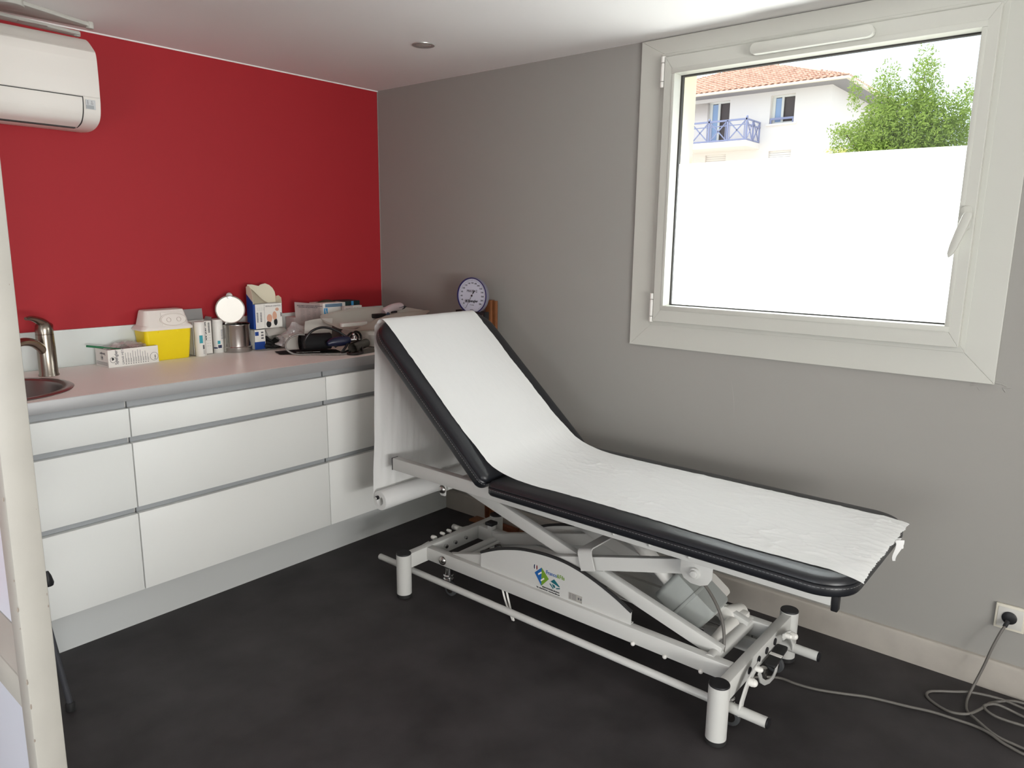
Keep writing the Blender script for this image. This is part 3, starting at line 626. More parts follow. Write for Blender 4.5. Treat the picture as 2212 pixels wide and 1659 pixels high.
# blood pressure monitor
cf = thing('blood_pressure_cuff', 'rolled black blood pressure cuff with blue bulb and coiled black tubes', 'blood pressure monitor', (-.75, -.42, Z9))
ax = V((.93, -.36, 0)).normalized(); c0 = V((-.772, -.352, Z9+.047)); c1 = c0+ax*.136
b = NB(); R = frame_from(c1-c0, (0, 0, 1))
def roll(u, v):
    a = 2*PI*2.2*u; r = .024+.0085*u*2.2; r = min(r, .044)
    return c0.lerp(c1, v)+R @ V((r*math.cos(a)*.95, r*math.sin(a), 0))
grid(b, roll, 70, 6, .003); obj('rolled_cuff', b, M_cloth, cf)
b = NB(); grid(b, lambda u, v: V((-.865+.23*u+.03*v, -.335-.14*u+.09*v-.0, Z9+.003+.006*math.sin(u*3)*v)), 16, 6, .0025); fl = obj('cuff_flap', b, M_cloth, cf)
b = NB()
for i in range(4): text(b, ('ADULTE / ADULT', '22-32 cm', 'TENSIOMETRE', 'ARTERE')[i], .008, V((-.80+.02*i, -.365-.014*i, Z9+.0075)), (.85, -.5, 0), (.5, .85, 0), depth=.0006)
obj('cuff_print', b, M_card, cf)
b = NB(); tube(b, [(-.70, -.455, .945), (-.675, -.458, .95), (-.64, -.47, .953), (-.612, -.485, .955), (-.60, -.49, .955)], .02, 16, 6, rad=lambda s: .0225*math.sin(PI*(.09+.80*s))**.7)
obj('inflation_bulb', b, M_bulb, cf)
b = NB(); cyl(b, (-.606, -.49, .955), (-.575, -.50, .957), .0085, bev=.002); cyl(b, (-.585, -.497, .955), (-.582, -.497, .975), .006, bev=.002); cyl(b, (-.565, -.50, .957), (-.555, -.50, .957), .005); ball(b, (-.588, -.497, .981), .0075)
obj('valve', b, M_chrome, cf)
b = NB()
tube(b, [(-.80, -.43, .935), (-.808, -.44, .965), (-.785, -.45, 1.002), (-.745, -.45, 1.018), (-.70, -.45, 1.018), (-.65, -.46, 1.0), (-.61, -.48, .97), (-.58, -.50, .955)], .0055)
tube(b, [(-.66, -.50, .905), (-.63, -.50, .935), (-.59, -.48, .967), (-.55, -.46, .986), (-.518, -.45, .978), (-.508, -.45, .955), (-.53, -.46, .938), (-.575, -.48, .925), (-.63, -.52, .908), (-.66, -.55, .906), (-.64, -.575, .906), (-.60, -.57, .907), (-.575, -.54, .915), (-.565, -.51, .94)], .0055)
tube(b, [(-.67, -.47, .93), (-.62, -.47, .955), (-.57, -.455, .982), (-.53, -.445, .972), (-.525, -.45, .95), (-.56, -.47, .93), (-.60, -.49, .915), (-.66, -.51, .906)], .0050)
obj('air_tube', b, M_tube, cf)
b = NB(); tube(b, [(-.785, -.41, .99), (-.815, -.40, .992), (-.845, -.38, .975), (-.858, -.37, .945), (-.848, -.375, .92), (-.82, -.395, .905), (-.77, -.44, .905), (-.72, -.495, .905), (-.68, -.53, .905), (-.655, -.54, .907)], .004)
obj('air_tube', b, M_gtube, cf)
b = NB(); gc0 = V((-.655, -.50, Z9+.026)); gc1 = V((-.52, -.43, Z9+.030))
gc0 = V((-.625, -.540, Z9+.027)); gc1 = V((-.485, -.455, Z9+.029)); R3 = frame_from(gc1-gc0, (0, 0, 1))
grid(b, lambda u, v: gc0.lerp(gc1, v)+R3 @ V(((.014+.011*u)*math.cos(4*PI*u), (.014+.011*u)*math.sin(4*PI*u), 0)), 48, 5, .0025)
single('rolled_grey_cuff', b, M_gcloth, 'small rolled grey fabric cuff in front of the scale base', 'cuff', (-.55, -.5, Z9))
b = NB(); grid(b, lambda u, v: V((-.60+.30*u, -.575+.075*v+.03*u, Z9+.002+.014*math.sin(PI*v)*math.sin(PI*min(1, u+.15)))), 18, 8, .002)
single('grey_cloth_strap', b, M_gcloth, 'flat grey fabric strap at the worktop edge beside the table', 'strap', (-.45, -.54, Z9))
# baby scale
bs = thing('baby_scale', 'white baby scale with long curved cream tray in the worktop corner', 'scale', (-.29, -.33, Z9))
b = NB(); loft(b, [(-.275, -.345, Z9+.006, .34, .26, .03), (-.275, -.345, Z9+.012, .35, .27, .03), (-.285, -.35, .964, .36, .25, .03), (-.29, -.352, .976, .34, .22, .03), (-.30, -.352, .979, .30, .18, .03)]); obj('scale_base', b, M_plw, bs)
b = NB()
for px, py in ((-.42, -.45), (-.13, -.45), (-.42, -.24), (-.13, -.24)): cyl(b, (px, py, Z9), (px, py, Z9+.009), .014)
obj('scale_foot', b, M_rubber, bs)
b = NB()
RIM = [(0, 1.050), (45, 1.058), (90, 1.066), (135, 1.050), (180, 1.016), (212, 1.000), (224, .998), (234, 1.020), (246, 1.044), (258, 1.056), (275, 1.062), (305, 1.062), (335, 1.045), (360, 1.050)]
def rimz(a):
    a %= 360
    for (a0, z0), (a1, z1) in zip(RIM, RIM[1:]):
        if a0 <= a <= a1: f = (a-a0)/(a1-a0); f = f*f*(3-2*f); return z0+(z1-z0)*f
def tray(u, v):
    a = 2*PI*u; c, s_ = math.cos(a), math.sin(a); k = (abs(c)**3.4+abs(s_)**3.4)**(-1/3.4); r = v
    return V((-.327+.283*k*c*r*(.84+.16*r), -.352+.152*k*s_*r*(.84+.16*r), .980+(rimz(math.degrees(a))-.980)*max(0, (r-.45)/.55)**1.7))
grid(b, tray, 72, 16, -.004); tr = obj('scale_tray', b, mat('cream_plastic', s2l(245, 243, 233), .35), bs, angle=60)
b = NB(); prism(b, rrect(.15, .028, .012), (-.478, -.36, 1.0), (1, -.06, 0), (.06, 1, 0), .017, .004)
single('small_white_device', b, M_plw, 'flat white oblong device lying in the scale tray', 'device', (-.478, -.36, 1.0))
th = thing('infrared_thermometer', 'white handheld thermometer lying at the far rim of the scale tray', 'thermometer', (-.14, -.25, 1.03))
b = NB(); tube(b, [(-.205, -.255, 1.037), (-.18, -.252, 1.047), (-.13, -.247, 1.058), (-.09, -.245, 1.062), (-.072, -.245, 1.060)], .02, 16, 6, rad=lambda s: .021*math.sin(PI*(.16+.68*s))**.4); obj('thermometer_body', b, mat('pale_pink_plastic', s2l(225, 208, 210), .35), th)
b = NB(); ball(b, (-.062, -.25, 1.046), .018, (1.2, .8, 1)); obj('thermometer_grip', b, M_black, th)
b = NB(); box(b, (-.165, -.27, 1.033), (-.125, -.25, 1.042), .002); obj('thermometer_trigger', b, M_black, th)
b = NB(); box(b, (-.268, -.27, 1.012), (-.20, -.235, 1.034), .003); single('black_case', b, M_black, 'small black case beside the white thermometer on the scale tray', 'case', (-.23, -.25, 1.012))
b = NB(); cyl(b, (-.19, -.277, 1.030), (-.19, -.262, 1.032), .009, bev=.002)
for i in range(4): cyl(b, (-.105+.009*i, -.267, 1.058+.001*i), (-.105+.009*i, -.262, 1.058+.001*i), .0022, seg=8)
obj('thermometer_button', b, mat('slate_blue_plastic', s2l(70, 85, 110), .4), th)

# ------------------------------------------------------------------ big dial gauge, its basket, wooden measuring board
gd = thing('dial_gauge', 'round white blood pressure dial with blue rim standing over the wall basket', 'gauge', (-.1, -.79, 1.06))
gc = V((-.115, -.790, 1.149)); gn = V((-.99, -.13, .03)).normalized(); gx = V((0, 0, 1)).cross(gn).normalized(); gy = gn.cross(gx); Rg = Matrix((gx, gy, gn)).transposed()
b = NB(); lathe(b, [(0, -.020), (.078, -.020), (.0865, -.014), (.088, .0), (.087, .004), (.083, .005), (.083, .002)], gc, Rg, 56); obj('gauge_case', b, mat('grey_blue_plastic', s2l(120, 118, 130), .35), gd)
b = NB(); lathe(b, [(.0845, .0045), (.0845, .006), (.080, .006), (.079, .0015), (.0845, .0015)], gc, Rg, 56); obj('gauge_rim', b, mat('dark_blue_rim', s2l(30, 30, 90), .35), gd)
b = NB(); lathe(b, [(0, .002), (.0795, .002)], gc, Rg, 56); obj('dial_face', b, mat('dial_face', s2l(196, 199, 214), .5), gd)
b = NB()
gp = lambda r, a, o=.0026: gc+gx*r*math.cos(a)+gy*r*math.sin(a)+gn*o
nums = [20, 40, 60, 80, 100, 120, 140, 160, 180, 200, 220, 240, 260, 280, 300]
for i, n_ in enumerate(nums):
    a = math.radians(218-i*(218+38)/14); text(b, str(n_), .0105, gp(.060, a)-gy*.0035, gx, gy, 'CENTER')
for i in range(57):
    a = math.radians(236-i*(236+56)/56); p0 = gp(.069, a); p1 = gp(.074 if i % 4 else .0755, a); beam(b, p0, p1, .0007, .0004, 0, gn)
text(b, 'MAXI+2', .0175, gc+gn*.0026+gy*.016, gx, gy, 'CENTER'); text(b, 'Spengler', .0165, gc+gn*.0026-gy*.030+gx*.006, gx, gy, 'CENTER', bold=.0004)
text(b, '+/-3 mmHg', .005, gc+gn*.0026-gy*.045, gx, gy, 'CENTER'); text(b, 'mmHg', .007, gc+gn*.0026-gy*.068, gx, gy, 'CENTER')
disc_ring(b, gc+gn*.0026-gy*.026-gx*.031, gn, .0085, .001); ball(b, gc+gn*.0027-gy*.026-gx*.031, .0045, (1, 1, 1), seg=8)
obj('dial_print', b, M_blackink, gd)
b = NB(); a_ = math.atan2(-.062, -.036); beam(b, gp(.070, a_, .004), gp(-.028, a_, .004), .0012, .0006, 0, gn); beam(b, gp(-.028, a_, .004), gp(-.012, a_, .004), .0045, .0006, 0, gn); cyl(b, gc+gn*.003, gc+gn*.006, .004)
obj('gauge_needle', b, M_black, gd)
bk = thing('wall_basket', 'black plastic basket fixed on the grey wall under the dial gauge', 'basket', (-.06, -.80, .95))
b = NB()
for lo, hi in (((-.135, -.885, .95), (-.102, -.70, .955)), ((-.135, -.885, .955), (-.132, -.70, 1.078)), ((-.105, -.885, .955), (-.102, -.70, 1.078)), ((-.135, -.885, .955), (-.102, -.882, 1.078)), ((-.135, -.703, .955), (-.102, -.70, 1.078)), ((-.102, -.775, .97), (0, -.745, 1.0)), ((-.004, -.785, .95), (0, -.735, 1.03))): box(b, lo, hi, .001)
obj('basket_shell', b, M_black, bk)
b = NB(); cyl(b, (-.1352, -.876, 1.062), (-.1366, -.876, 1.062), .0035, seg=12); obj('basket_stud', b, M_steel, bk)
b = NB(); cyl(b, (-.1352, -.838, 1.066), (-.1366, -.838, 1.066), .0025, seg=12); obj('basket_stud', b, M_steel, bk)
b = NB(); box(b, (-.112, -.80, 1.0), (-.108, -.78, 1.09), .001); obj('gauge_post', b, M_black, gd)
mb = thing('measuring_board', 'varnished wooden height board leaning on the grey wall behind the table', 'board', (-.03, -.84, 0))
b = NB(); box(b, (-.034, -.866, .03), (-.018, -.846, 1.124), .0015); box(b, (-.046, -.846, .03), (-.018, -.812, 1.127), .0015); obj('upright_board', b, M_wood, mb)
b = NB(); box(b, (-.05, -.843, .03), (-.0465, -.820, 1.00), .0005); obj('slide_rail', b, mat('dark_wood', s2l(100, 52, 26), .5, var=.2, vscale=20), mb)
b = NB(); box(b, (-.080, -1.05, .0005), (-.018, -.735, .011), .002); obj('foot_board', b, M_wood, mb)
b = NB(); box(b, (-.075, -1.045, .0115), (-.05, -.89, .034), .001); obj('head_slide', b, mat('dark_wood', s2l(100, 52, 26), .5, var=.2, vscale=20), mb)

# ================================================================== EXAMINATION TABLE
XC = -.556
et = thing('examination_table', 'adjustable examination table with black padded top and white scissor-lift frame', 'examination table', (XC, -1.75, 0))
def mx(x): return 2*XC-x
def cushion(name, x0, x1, s0, s1, r0, r1, M):
    """rounded slab, local x across, y along, z up; r0 corner radius at s0 end, r1 at s1 end"""
    prof = [(.012, 0), (.004, .003), (0, .010), (0, .030), (.0015, .0345), (.006, .0375), (.0025, .041), (.0035, .047), (.009, .0545), (.020, .0595), (.045, .0620), (.10, .0632), (.2, .0637)]
    t = NB(); rings = []; n = 10
    for ins, z in prof:
        ring_ = []; X0_, X1_, S0, S1 = x0+ins, x1-ins, s0+ins, s1-ins
        for cx, cy, a0, r in ((X1_, S1, 0, r1), (X0_, S1, 90, r1), (X0_, S0, 180, r0), (X1_, S0, 270, r0)):
            r = max(r-ins, .012); sx = -1 if cx == X1_ else 1; sy = -1 if cy == S1 else 1
            for k in range(n+1):
                a = math.radians(a0+90*k/n); ring_.append(t.verts.new((cx+sx*r+r*math.cos(a), cy+sy*r+r*math.sin(a), z)))
        rings.append(ring_)
    for a, c in zip(rings, rings[1:]):
        for i in range(len(a)): j = (i+1) % len(a); t.faces.new((a[i], a[j], c[j], c[i]))
    t.faces.new(rings[0][::-1]); t.faces.new(rings[-1])
    path = [v_.co.copy() for v_ in rings[3]]
    b = NB(); merge(b, t, M); o = obj(name, b, M_leather, et, angle=50)
    # stitching: dashes along the side
    b = NB(); P_ = path+[path[0]]; acc = 0; step = .0105; L_ = .0065
    for p, q in zip(P_, P_[1:]):
        d = (q-p); l = d.length
        if l < 1e-6: continue
        d /= l; nrm_ = V((d.y, -d.x, 0)); pos = (-acc) % step if acc else 0
        while pos < l:
            a_ = p+d*pos+nrm_*.0006; e_ = p+d*min(pos+L_, pos+L_)+nrm_*.0006
            tt = NB(); vv = [tt.verts.new(v__) for v__ in (a_+V((0, 0, .00035)), e_+V((0, 0, .00035)), e_+V((0, 0, -.00035)), a_-V((0, 0, .00035)))]
            f_ = tt.faces.new(vv); r_ = bmesh.ops.extrude_face_region(tt, geom=[f_]); bmesh.ops.translate(tt, verts=[g for g in r_['geom'] if isinstance(g, bmesh.types.BMVert)], vec=-nrm_*.001)
            for v__ in tt.verts: b.verts.ensure_lookup_table()
            merge_fast(b, tt, M); pos += step
        acc = (acc+l) % step
    obj('stitching', b, M_thread, o, smooth=False)
    return o
def merge_fast(b, tt, M):
    mp = {v_: b.verts.new(M @ v_.co) for v_ in tt.verts}
    for f in tt.faces: b.faces.new([mp[v_] for v_ in f.verts])
    tt.free()
Ms = Matrix.Translation((0, 0, .5465)) @ Matrix.Diagonal((1, 1, .83, 1))
cushion('seat_cushion', -.871, -.241, -2.738, -1.552, .10, .035, Ms)
ca, sa = .7523, .6588; P0 = V((0, -1.13, .93))
Mb = Matrix(((1, 0, 0, 0), (0, ca, -sa, 0), (0, sa, ca, 0), (0, 0, 0, 1))); Mb.translation = P0+V((0, -sa, ca))*-.0262
cushion('back_cushion', -.871, -.241, -.543, .232, .03, .10, Mb)
bl = lambda x, s, n: P0+V((x, s*ca-n*sa, s*sa+n*ca))
# back support frame
for xx in (-.76, mx(-.76)):
    b = NB(); beam(b, bl(xx, -.5, -.040), bl(xx, .12, -.040), .03, .022, .002, (0, -sa, ca)); obj('back_support_bar', b, M_frame, et)
b = NB(); beam(b, bl(-.80, .0, -.038), bl(-.31, .0, -.038), .03, .02, .002, (0, -sa, ca)); obj('back_support_bar', b, M_frame, et)
# upper rails
for s, xx in ((1, -.765), (-1, mx(-.765))):
    b = NB(); box(b, (xx-.0155, -2.672, .4905), (xx+.0155, -.972, .540), .002); ra = obj('side_rail', b, M_frame, et)
    b = NB(); box(b, (xx-.0158, -.9722, .490), (xx+.0158, -.968, .5405), .0005); obj('rail_cap', b, M_black, ra)
    b = NB(); box(b, (xx-.0158, -2.66, .5402), (xx+.0158, -1.60, .5464)); obj('rail_pad', b, M_black, ra)
    b = NB(); box(b, (xx-.012, -2.690, .475), (xx+.012, -2.6725, .535), .003); obj('rail_cap', b, M_black, ra)
    b = NB()
    for yy in (-2.02, -2.147, -2.277): cyl(b, (xx-s*.0155, yy, .508), (xx-s*.0185, yy, .508), .009, bev=.001); ball(b, (xx-s*.0185, yy, .508), .0055)
    obj('rail_bolt', b, M_frame, ra)
    # hinge plate hanging from the rail, with its pivot bolt
    b = NB(); prism(b, [(-.050, .05), (.050, .05), (.050, -.004), (.038, -.024), (.015, -.034), (-.015, -.034), (-.038, -.024), (-.050, -.004)], (xx+s*.012, -2.290, .450), (0, 1, 0), (0, 0, 1), -s*.006, .001); pv = obj('pivot_plate', b, M_frame, et)
    b = NB(); cyl(b, (xx+s*.008, -2.288, .452), (xx-s*.002, -2.288, .452), .017, bev=.002); cyl(b, (xx, -2.288, .452), (xx-s*.010, -2.288, .452), .011, bev=.003); obj('pivot_bolt', b, M_frame, pv)
    b = NB(); prism(b, rrect(.03, .055, .006), (xx+s*.002, -1.245, .470), (0, 1, 0), (0, 0, 1), -s*.004, .001); hp = obj('hinge_plate', b, M_frame, et)
    b = NB(); lathe(b, [(.0165, 0), (.0165, .003), (.013, .008), (.007, .0115), (0, .0125)], (xx-s*.0025, -1.245, .468), frame_from((-s, 0, 0))); obj('dome_bolt', b, M_steel, hp)
for yy in (-1.33, -1.62, -2.45):
    b = NB(); box(b, (-.7495, yy-.015, .495), (mx(-.7495), yy+.015, .530), .002); obj('rail_cross_bar', b, M_frame, et)
for xx, x2_ in ((-.755, -.20), (-.357, -.20)):
    pass
b = NB(); prism(b, rrect(.022, .022, .004), (XC, -2.655, .532), (1, 0, 0), (0, 1, 0), -.03, .002); ball(b, (-.80, -2.66, .532), .009); obj('buffer', b, M_black, et)
# legs
LX, LYH, LYF = -.835, -1.092, -2.417
for xx in (LX, mx(LX)):
    for yy in (LYH, LYF):
        b = NB(); cyl(b, (xx, yy, .016), (xx, yy, .182), .0298, seg=40); lg = obj('leg', b, M_frame, et)
        b = NB(); lathe(b, [(0, .182), (.0295, .182), (.0298, .184), (.028, .187), (0, .1875)], (xx, yy, 0), seg=40); obj('leg_cap', b, M_black, lg)
        b = NB(); lathe(b, [(0, 0), (.027, 0), (.030, .003), (.0305, .0165), (.0, .0165)], (xx, yy, 0), seg=40); obj('leg_foot', b, M_rubber, lg)
# lower frame
for yy, oy in ((LYH, .0), (LYF, 0)):
    b = NB(); box(b, (LX+.026, yy-.016, .118), (mx(LX)-.026, yy+.016, .179), .002); obj('base_cross_beam', b, M_frame, et)
BXo = -.726
for s, x_ in ((1, BXo), (-1, mx(BXo))):
    b = NB(); box(b, (min(x_, x_+s*.032), LYF+.0165, .125), (max(x_, x_+s*.032), LYH-.0165, .1785), .0025); bm_ = obj('base_side_beam', b, M_frame, et)
    b = NB(); lathe(b, [(.0185, 0), (.0185, .003), (.015, .008), (.008, .012), (0, .0135)], (x_-s*.0002, -1.201, .149), frame_from((-s, 0, 0))); obj('dome_bolt', b, M_steel, bm_)
    b = NB()
    for yy in (-2.075, -2.19, -2.312): ball(b, (x_-s*.002, yy, .127), .0075)
    obj('beam_screw', b, M_plw, bm_)
    # curved cover panel with black edge trim
    arc = [(-1.393, .239), (-1.435, .259), (-1.48, .278), (-1.53, .294), (-1.59, .309), (-1.657, .318), (-1.72, .322), (-1.776, .320), (-1.82, .314), (-1.87, .303), (-1.93, .284), (-1.99, .260), (-2.03, .240), (-2.055, .227)]
    xp = -.7115 if s == 1 else mx(-.7115)
    b = NB(); prism(b, [(-2.054, .170)]+[(p[0], p[1]-.004) for p in arc[::-1]]+[(-1.393, .170)], (xp, 0, 0), (0, 1, 0), (0, 0, 1), s*.003); 
    box(b, (min(xp+s*.0031, xp+s*.02), -2.053, .1783), (max(xp+s*.0031, xp+s*.02), -1.394, .181)); cp = obj('cover_panel', b, M_frame, et)
    b = NB(); tube(b, [(xp+s*.0015, p[0], p[1]-.003) for p in arc], .0058, 8, 4); obj('panel_trim', b, M_rubber, cp)
    if s == 1: panel = cp
X_, Z_ = V((0, -1, 0)), V((0, 0, 1)); xl = -.7122
Mwl = mat('sticker_blue', s2l(30, 95, 165), .5); Mgl = mat('sticker_green', s2l(110, 150, 40), .5)
dc = (-1.686, .231)
def dpt(u, v): return (-(dc[0])+u, dc[1]+v)
b = NB(); prism(b, [dpt(0, .034), dpt(-.031, .006), dpt(0, -.036)], (xl, 0, 0), X_, Z_, .0003); 
text(b, 'Franco', .0205, (xl, -1.7055, .2475), X_, Z_, bold=.0002, wide=.86); obj('sticker_logo', b, Mwl, panel)
b = NB(); prism(b, [dpt(0, .034), dpt(0, -.036), dpt(.033, 0)], (xl, 0, 0), X_, Z_, .0003)
text(b, '&Fils', .0205, (xl, -1.7535, .2475), X_, Z_, bold=.0002, wide=.86); obj('sticker_logo', b, Mgl, panel)
b = NB()
for (u, v) in ((-.004, .012), (.008, -.008)):
    prism(b, [dpt(u-.012, v-.006), dpt(u-.009, v-.0105), dpt(u+.006, v+.002), dpt(u+.003, v+.0065)], (xl-.0005, 0, 0), X_, Z_, .0002)
ball(b, (xl-.0002, -1.659, .259), .0028, (.1, 1, 3.4), seg=10)
obj('sticker_logo', b, M_card, panel)
b = NB(); ball(b, (xl, -1.654, .259), .0035, (.1, .9, 2.6), seg=10); obj('sticker_flag', b, M_navy, panel)
b = NB(); ball(b, (xl, -1.6645, .259), .0035, (.1, .9, 2.6), seg=10); obj('sticker_flag', b, mat('dark_red_print', s2l(110, 20, 35), .5), panel)
b = NB(); text(b, '58320 POUGUES-LES-EAUX', .0064, (xl, -1.690, .1915), X_, Z_, bold=.0003); text(b, 'Tél. : 03.86.90.93.33 - www.francofils.com', .0066, (xl, -1.664, .1830), X_, Z_, bold=.0003, wide=.92)
text(b, 'CE', .0075, (xl, -1.853, .187), X_, Z_, bold=.0002)
obj('sticker_text', b, M_blackink, panel)
b = NB(); prism(b, [(1.727, .225), (1.742, .238), (1.768, .217), (1.764, .215)], (xl, 0, 0), X_, Z_, .0003); prism(b, [(1.722, .215), (1.738, .200), (1.741, .2025), (1.726, .2175)], (xl, 0, 0), X_, Z_, .0003); prism(b, [(1.752, .204), (1.768, .209), (1.768, .213), (1.752, .208)], (xl, 0, 0), X_, Z_, .0003)
prism(b, [(1.733, .218), (1.745, .216), (1.748, .207), (1.740, .206)], (xl, 0, 0), X_, Z_, .0003)
obj('sticker_emblem', b, mat('sea_green_print', s2l(20, 100, 110), .5), panel)
b = NB(); box(b, (xl-.0002, -1.862, .186), (xl+.0004, -1.806, .212)); pl = obj('rating_plate', b, mat('plate_grey', s2l(168, 165, 158), .5), panel)
b = NB()
for k in range(2):
    for i in range(7): box(b, (xl-.0005, -1.8085-.0115*k-(.008 if k == 0 else .018), .208-.003*i), (xl-.0001, -1.8085-.0115*k, .2089-.003*i))
box(b, (xl-.0005, -1.851, .196), (xl-.0001, -1.845, .204)); box(b, (xl-.0005, -1.860, .196), (xl-.0001, -1.855, .204))
obj('plate_print', b, M_ink, pl)
# scissor arms: A runs from the head end at the top to the foot end at the bottom, B crosses it
A_t, A_b = V((0, -1.245, .470)), V((0, -2.345, .170)); B_t, B_b = V((0, -2.286, .450)), V((0, -1.215, .150))
for s, xa, xb_ in ((1, -.659, -.690), (-1, mx(-.659), mx(-.690))):
    b = NB(); beam(b, A_t+V((xa, 0, 0)), A_b+V((xa, 0, 0)), .026, .046, .0025, (0, .26, .96)); obj('scissor_arm', b, M_frame, et)
    b = NB(); beam(b, B_b+V((xb_, -.0, 0)), B_t+V((xb_, 0, 0)), .026, .047, .0025, (0, .27, .96)); obj('scissor_arm', b, M_frame, et)
b = NB(); cyl(b, (-.71, -2.33, .162), (mx(-.71), -2.33, .162), .021, seg=28); obj('lift_axle', b, M_frame, et)
b = NB(); cyl(b, (-.72, -1.215, .146), (mx(-.72), -1.215, .146), .016, seg=28); cyl(b, (-.69, -1.245, .148), (mx(-.69), -1.245, .148), .006); obj('lift_axle', b, M_frame, et)
b = NB(); cyl(b, (-.75, -1.245, .470), (mx(-.75), -1.245, .470), .012, seg=20); cyl(b, (-.75, -2.288, .452), (mx(-.75), -2.288, .452), .012); obj('lift_axle', b, M_frame, et)
# wide bent plate that wraps arm B and crosses the frame
b = NB()
up_ = V((0, .27, .963)).normalized(); al = V((0, -.963, .27))
cpt = V((0, -1.877, .352))
def pl_pt(x, t, a): return V((x, 0, 0))+cpt+up_*t+al*a
for a0, a1 in ((-.028, .028),):
    prof = [(-.7205, -.036), (-.7205, .022), (-.716, .034), (-.705, .039), (mx(-.705), .039), (mx(-.716), .034), (mx(-.7205), .022), (mx(-.7205), -.036)]
    prin = [(-.7165, -.036), (-.7165, .021), (-.7135, .030), (-.705, .035), (mx(-.705), .035), (mx(-.7135), .030), (mx(-.7165), .021), (mx(-.7165), -.036)]
    t = NB(); A1 = [t.verts.new(pl_pt(x, q, a0)) for x, q in prof+prin[::-1]]; f = t.faces.new(A1)
    r = bmesh.ops.extrude_face_region(t, geom=[f]); bmesh.ops.translate(t, verts=[g for g in r['geom'] if isinstance(g, bmesh.types.BMVert)], vec=al*(a1-a0)); bmesh.ops.recalc_face_normals(t, faces=t.faces); merge(b, t)
obj('arm_bridge_plate', b, M_frame, et, angle=50)
b = NB(); cyl(b, pl_pt(-.69, -.036, -.09), pl_pt(-.69, -.040, .045), .006); obj('cable_conduit', b, M_frame, et)
# lift motor
mo = NB(); ma = V((0, -.50, .866)).normalized(); mc = V((-.50, -2.175, .215))
dirm = V((.05, -.80, -.60)).normalized(); ym = V((1, .1, 0)); ym = (ym-dirm*ym.dot(dirm)).normalized(); zm = dirm.cross(ym); Mm = Matrix((ym, dirm, zm)).transposed().to_4x4(); Mm.translation = V((-.505, -2.165, .235))
loft_b = NB(); loft(loft_b, [(0, 0, -.062, .135, .165, .012), (0, 0, -.055, .145, .175, .016), (0, 0, .055, .145, .175, .016), (0, 0, .062, .135, .165, .012)]); bmesh.ops.transform(loft_b, matrix=Mm, verts=loft_b.verts); mtr = obj('lift_motor', loft_b, M_grp, et)
b = NB(); box(b, (-.076, -.006, -.064), (.076, .006, .064), .003, Mm); obj('motor_rib', b, M_grp, mtr)
b = NB(); loft(b, [(0, .0, -.03, .07, .09, .02), (0, .0, .05, .07, .09, .02)], M=Mm @ Matrix.Translation((.10, .03, 0))); cyl(b, Mm @ V((-.03, -.08, 0)), Mm @ V((-.03, -.26, .01)), .026); cyl(b, Mm @ V((-.03, -.26, .01)), Mm @ V((-.03, -.52, .02)), .016); obj('motor_spindle', b, M_plw, mtr)
b = NB(); box(b, (.0735, -.045, -.035), (.0745, .06, .045), 0, Mm); box(b, (-.03, .088, -.04), (.055, .0895, .04), 0, Mm); ml = obj('motor_label', b, M_card, mtr)
b = NB(); box(b, (.0745, -.03, -.02), (.0752, .02, .02), 0, Mm); box(b, (.01, .0894, .0), (.05, .0902, .03), 0, Mm)
for i in range(5): box(b, (-.025, .0894, -.03+.01*i), (.0, .0902, -.027+.01*i), 0, Mm)
obj('label_print', b, M_ink, mtr)
b = NB(); cyl(b, (-.62, -2.30, .158), (-.47, -2.30, .175), .024, seg=24, bev=.003); cyl(b, (-.47, -2.27, .19), (-.38, -2.29, .175), .030, seg=24, bev=.004); box(b, (-.44, -2.33, .13), (-.40, -2.24, .20), .008); obj('motor_mount', b, M_plw, mtr)
b = NB(); tube(b, [(-.70, -2.26, .42), (-.66, -2.29, .36), (-.63, -2.32, .28), (-.635, -2.34, .21), (-.655, -2.345, .15), (-.66, -2.335, .115)], .005); obj('motor_cable', b, M_cord, et)
b = NB(); box(b, (-.425, -2.36, .085), (-.385, -1.2, .09), .001); box(b, (mx(-.66)-.02, -2.395, .09), (mx(-.66)+.004, -2.2, .135), .002); obj('inner_strip', b, M_frame, et)
b = NB(); box(b, (-.68, -2.39, .108), (-.43, -2.37, .112), .001); box(b, (-.405, -2.34, .08), (-.37, -2.27, .155), .003); obj('inner_bracket', b, M_frame, et)
for lo, hi, lo2, hi2 in (((-.41, -2.375, .155), (-.365, -2.335, .172), (-.406, -2.37, .09), (-.38, -2.345, .155)), ((-.425, -1.195, .196), (-.385, -1.155, .210), (-.420, -1.190, .10), (-.392, -1.165, .197))):
    b = NB(); box(b, lo2, hi2, .001); ip = obj('inner_post', b, M_frame, et)
    b = NB(); box(b, lo, hi, .003); obj('post_cap', b, M_black, ip)
b = NB()
for (xx, rr) in ((-.62, .009), (-.565, .008), (-.50, .007)): cyl(b, (xx, -1.107, .15), (xx, -1.120, .15), rr, bev=.002)
obj('frame_nut', b, M_chrome, et)
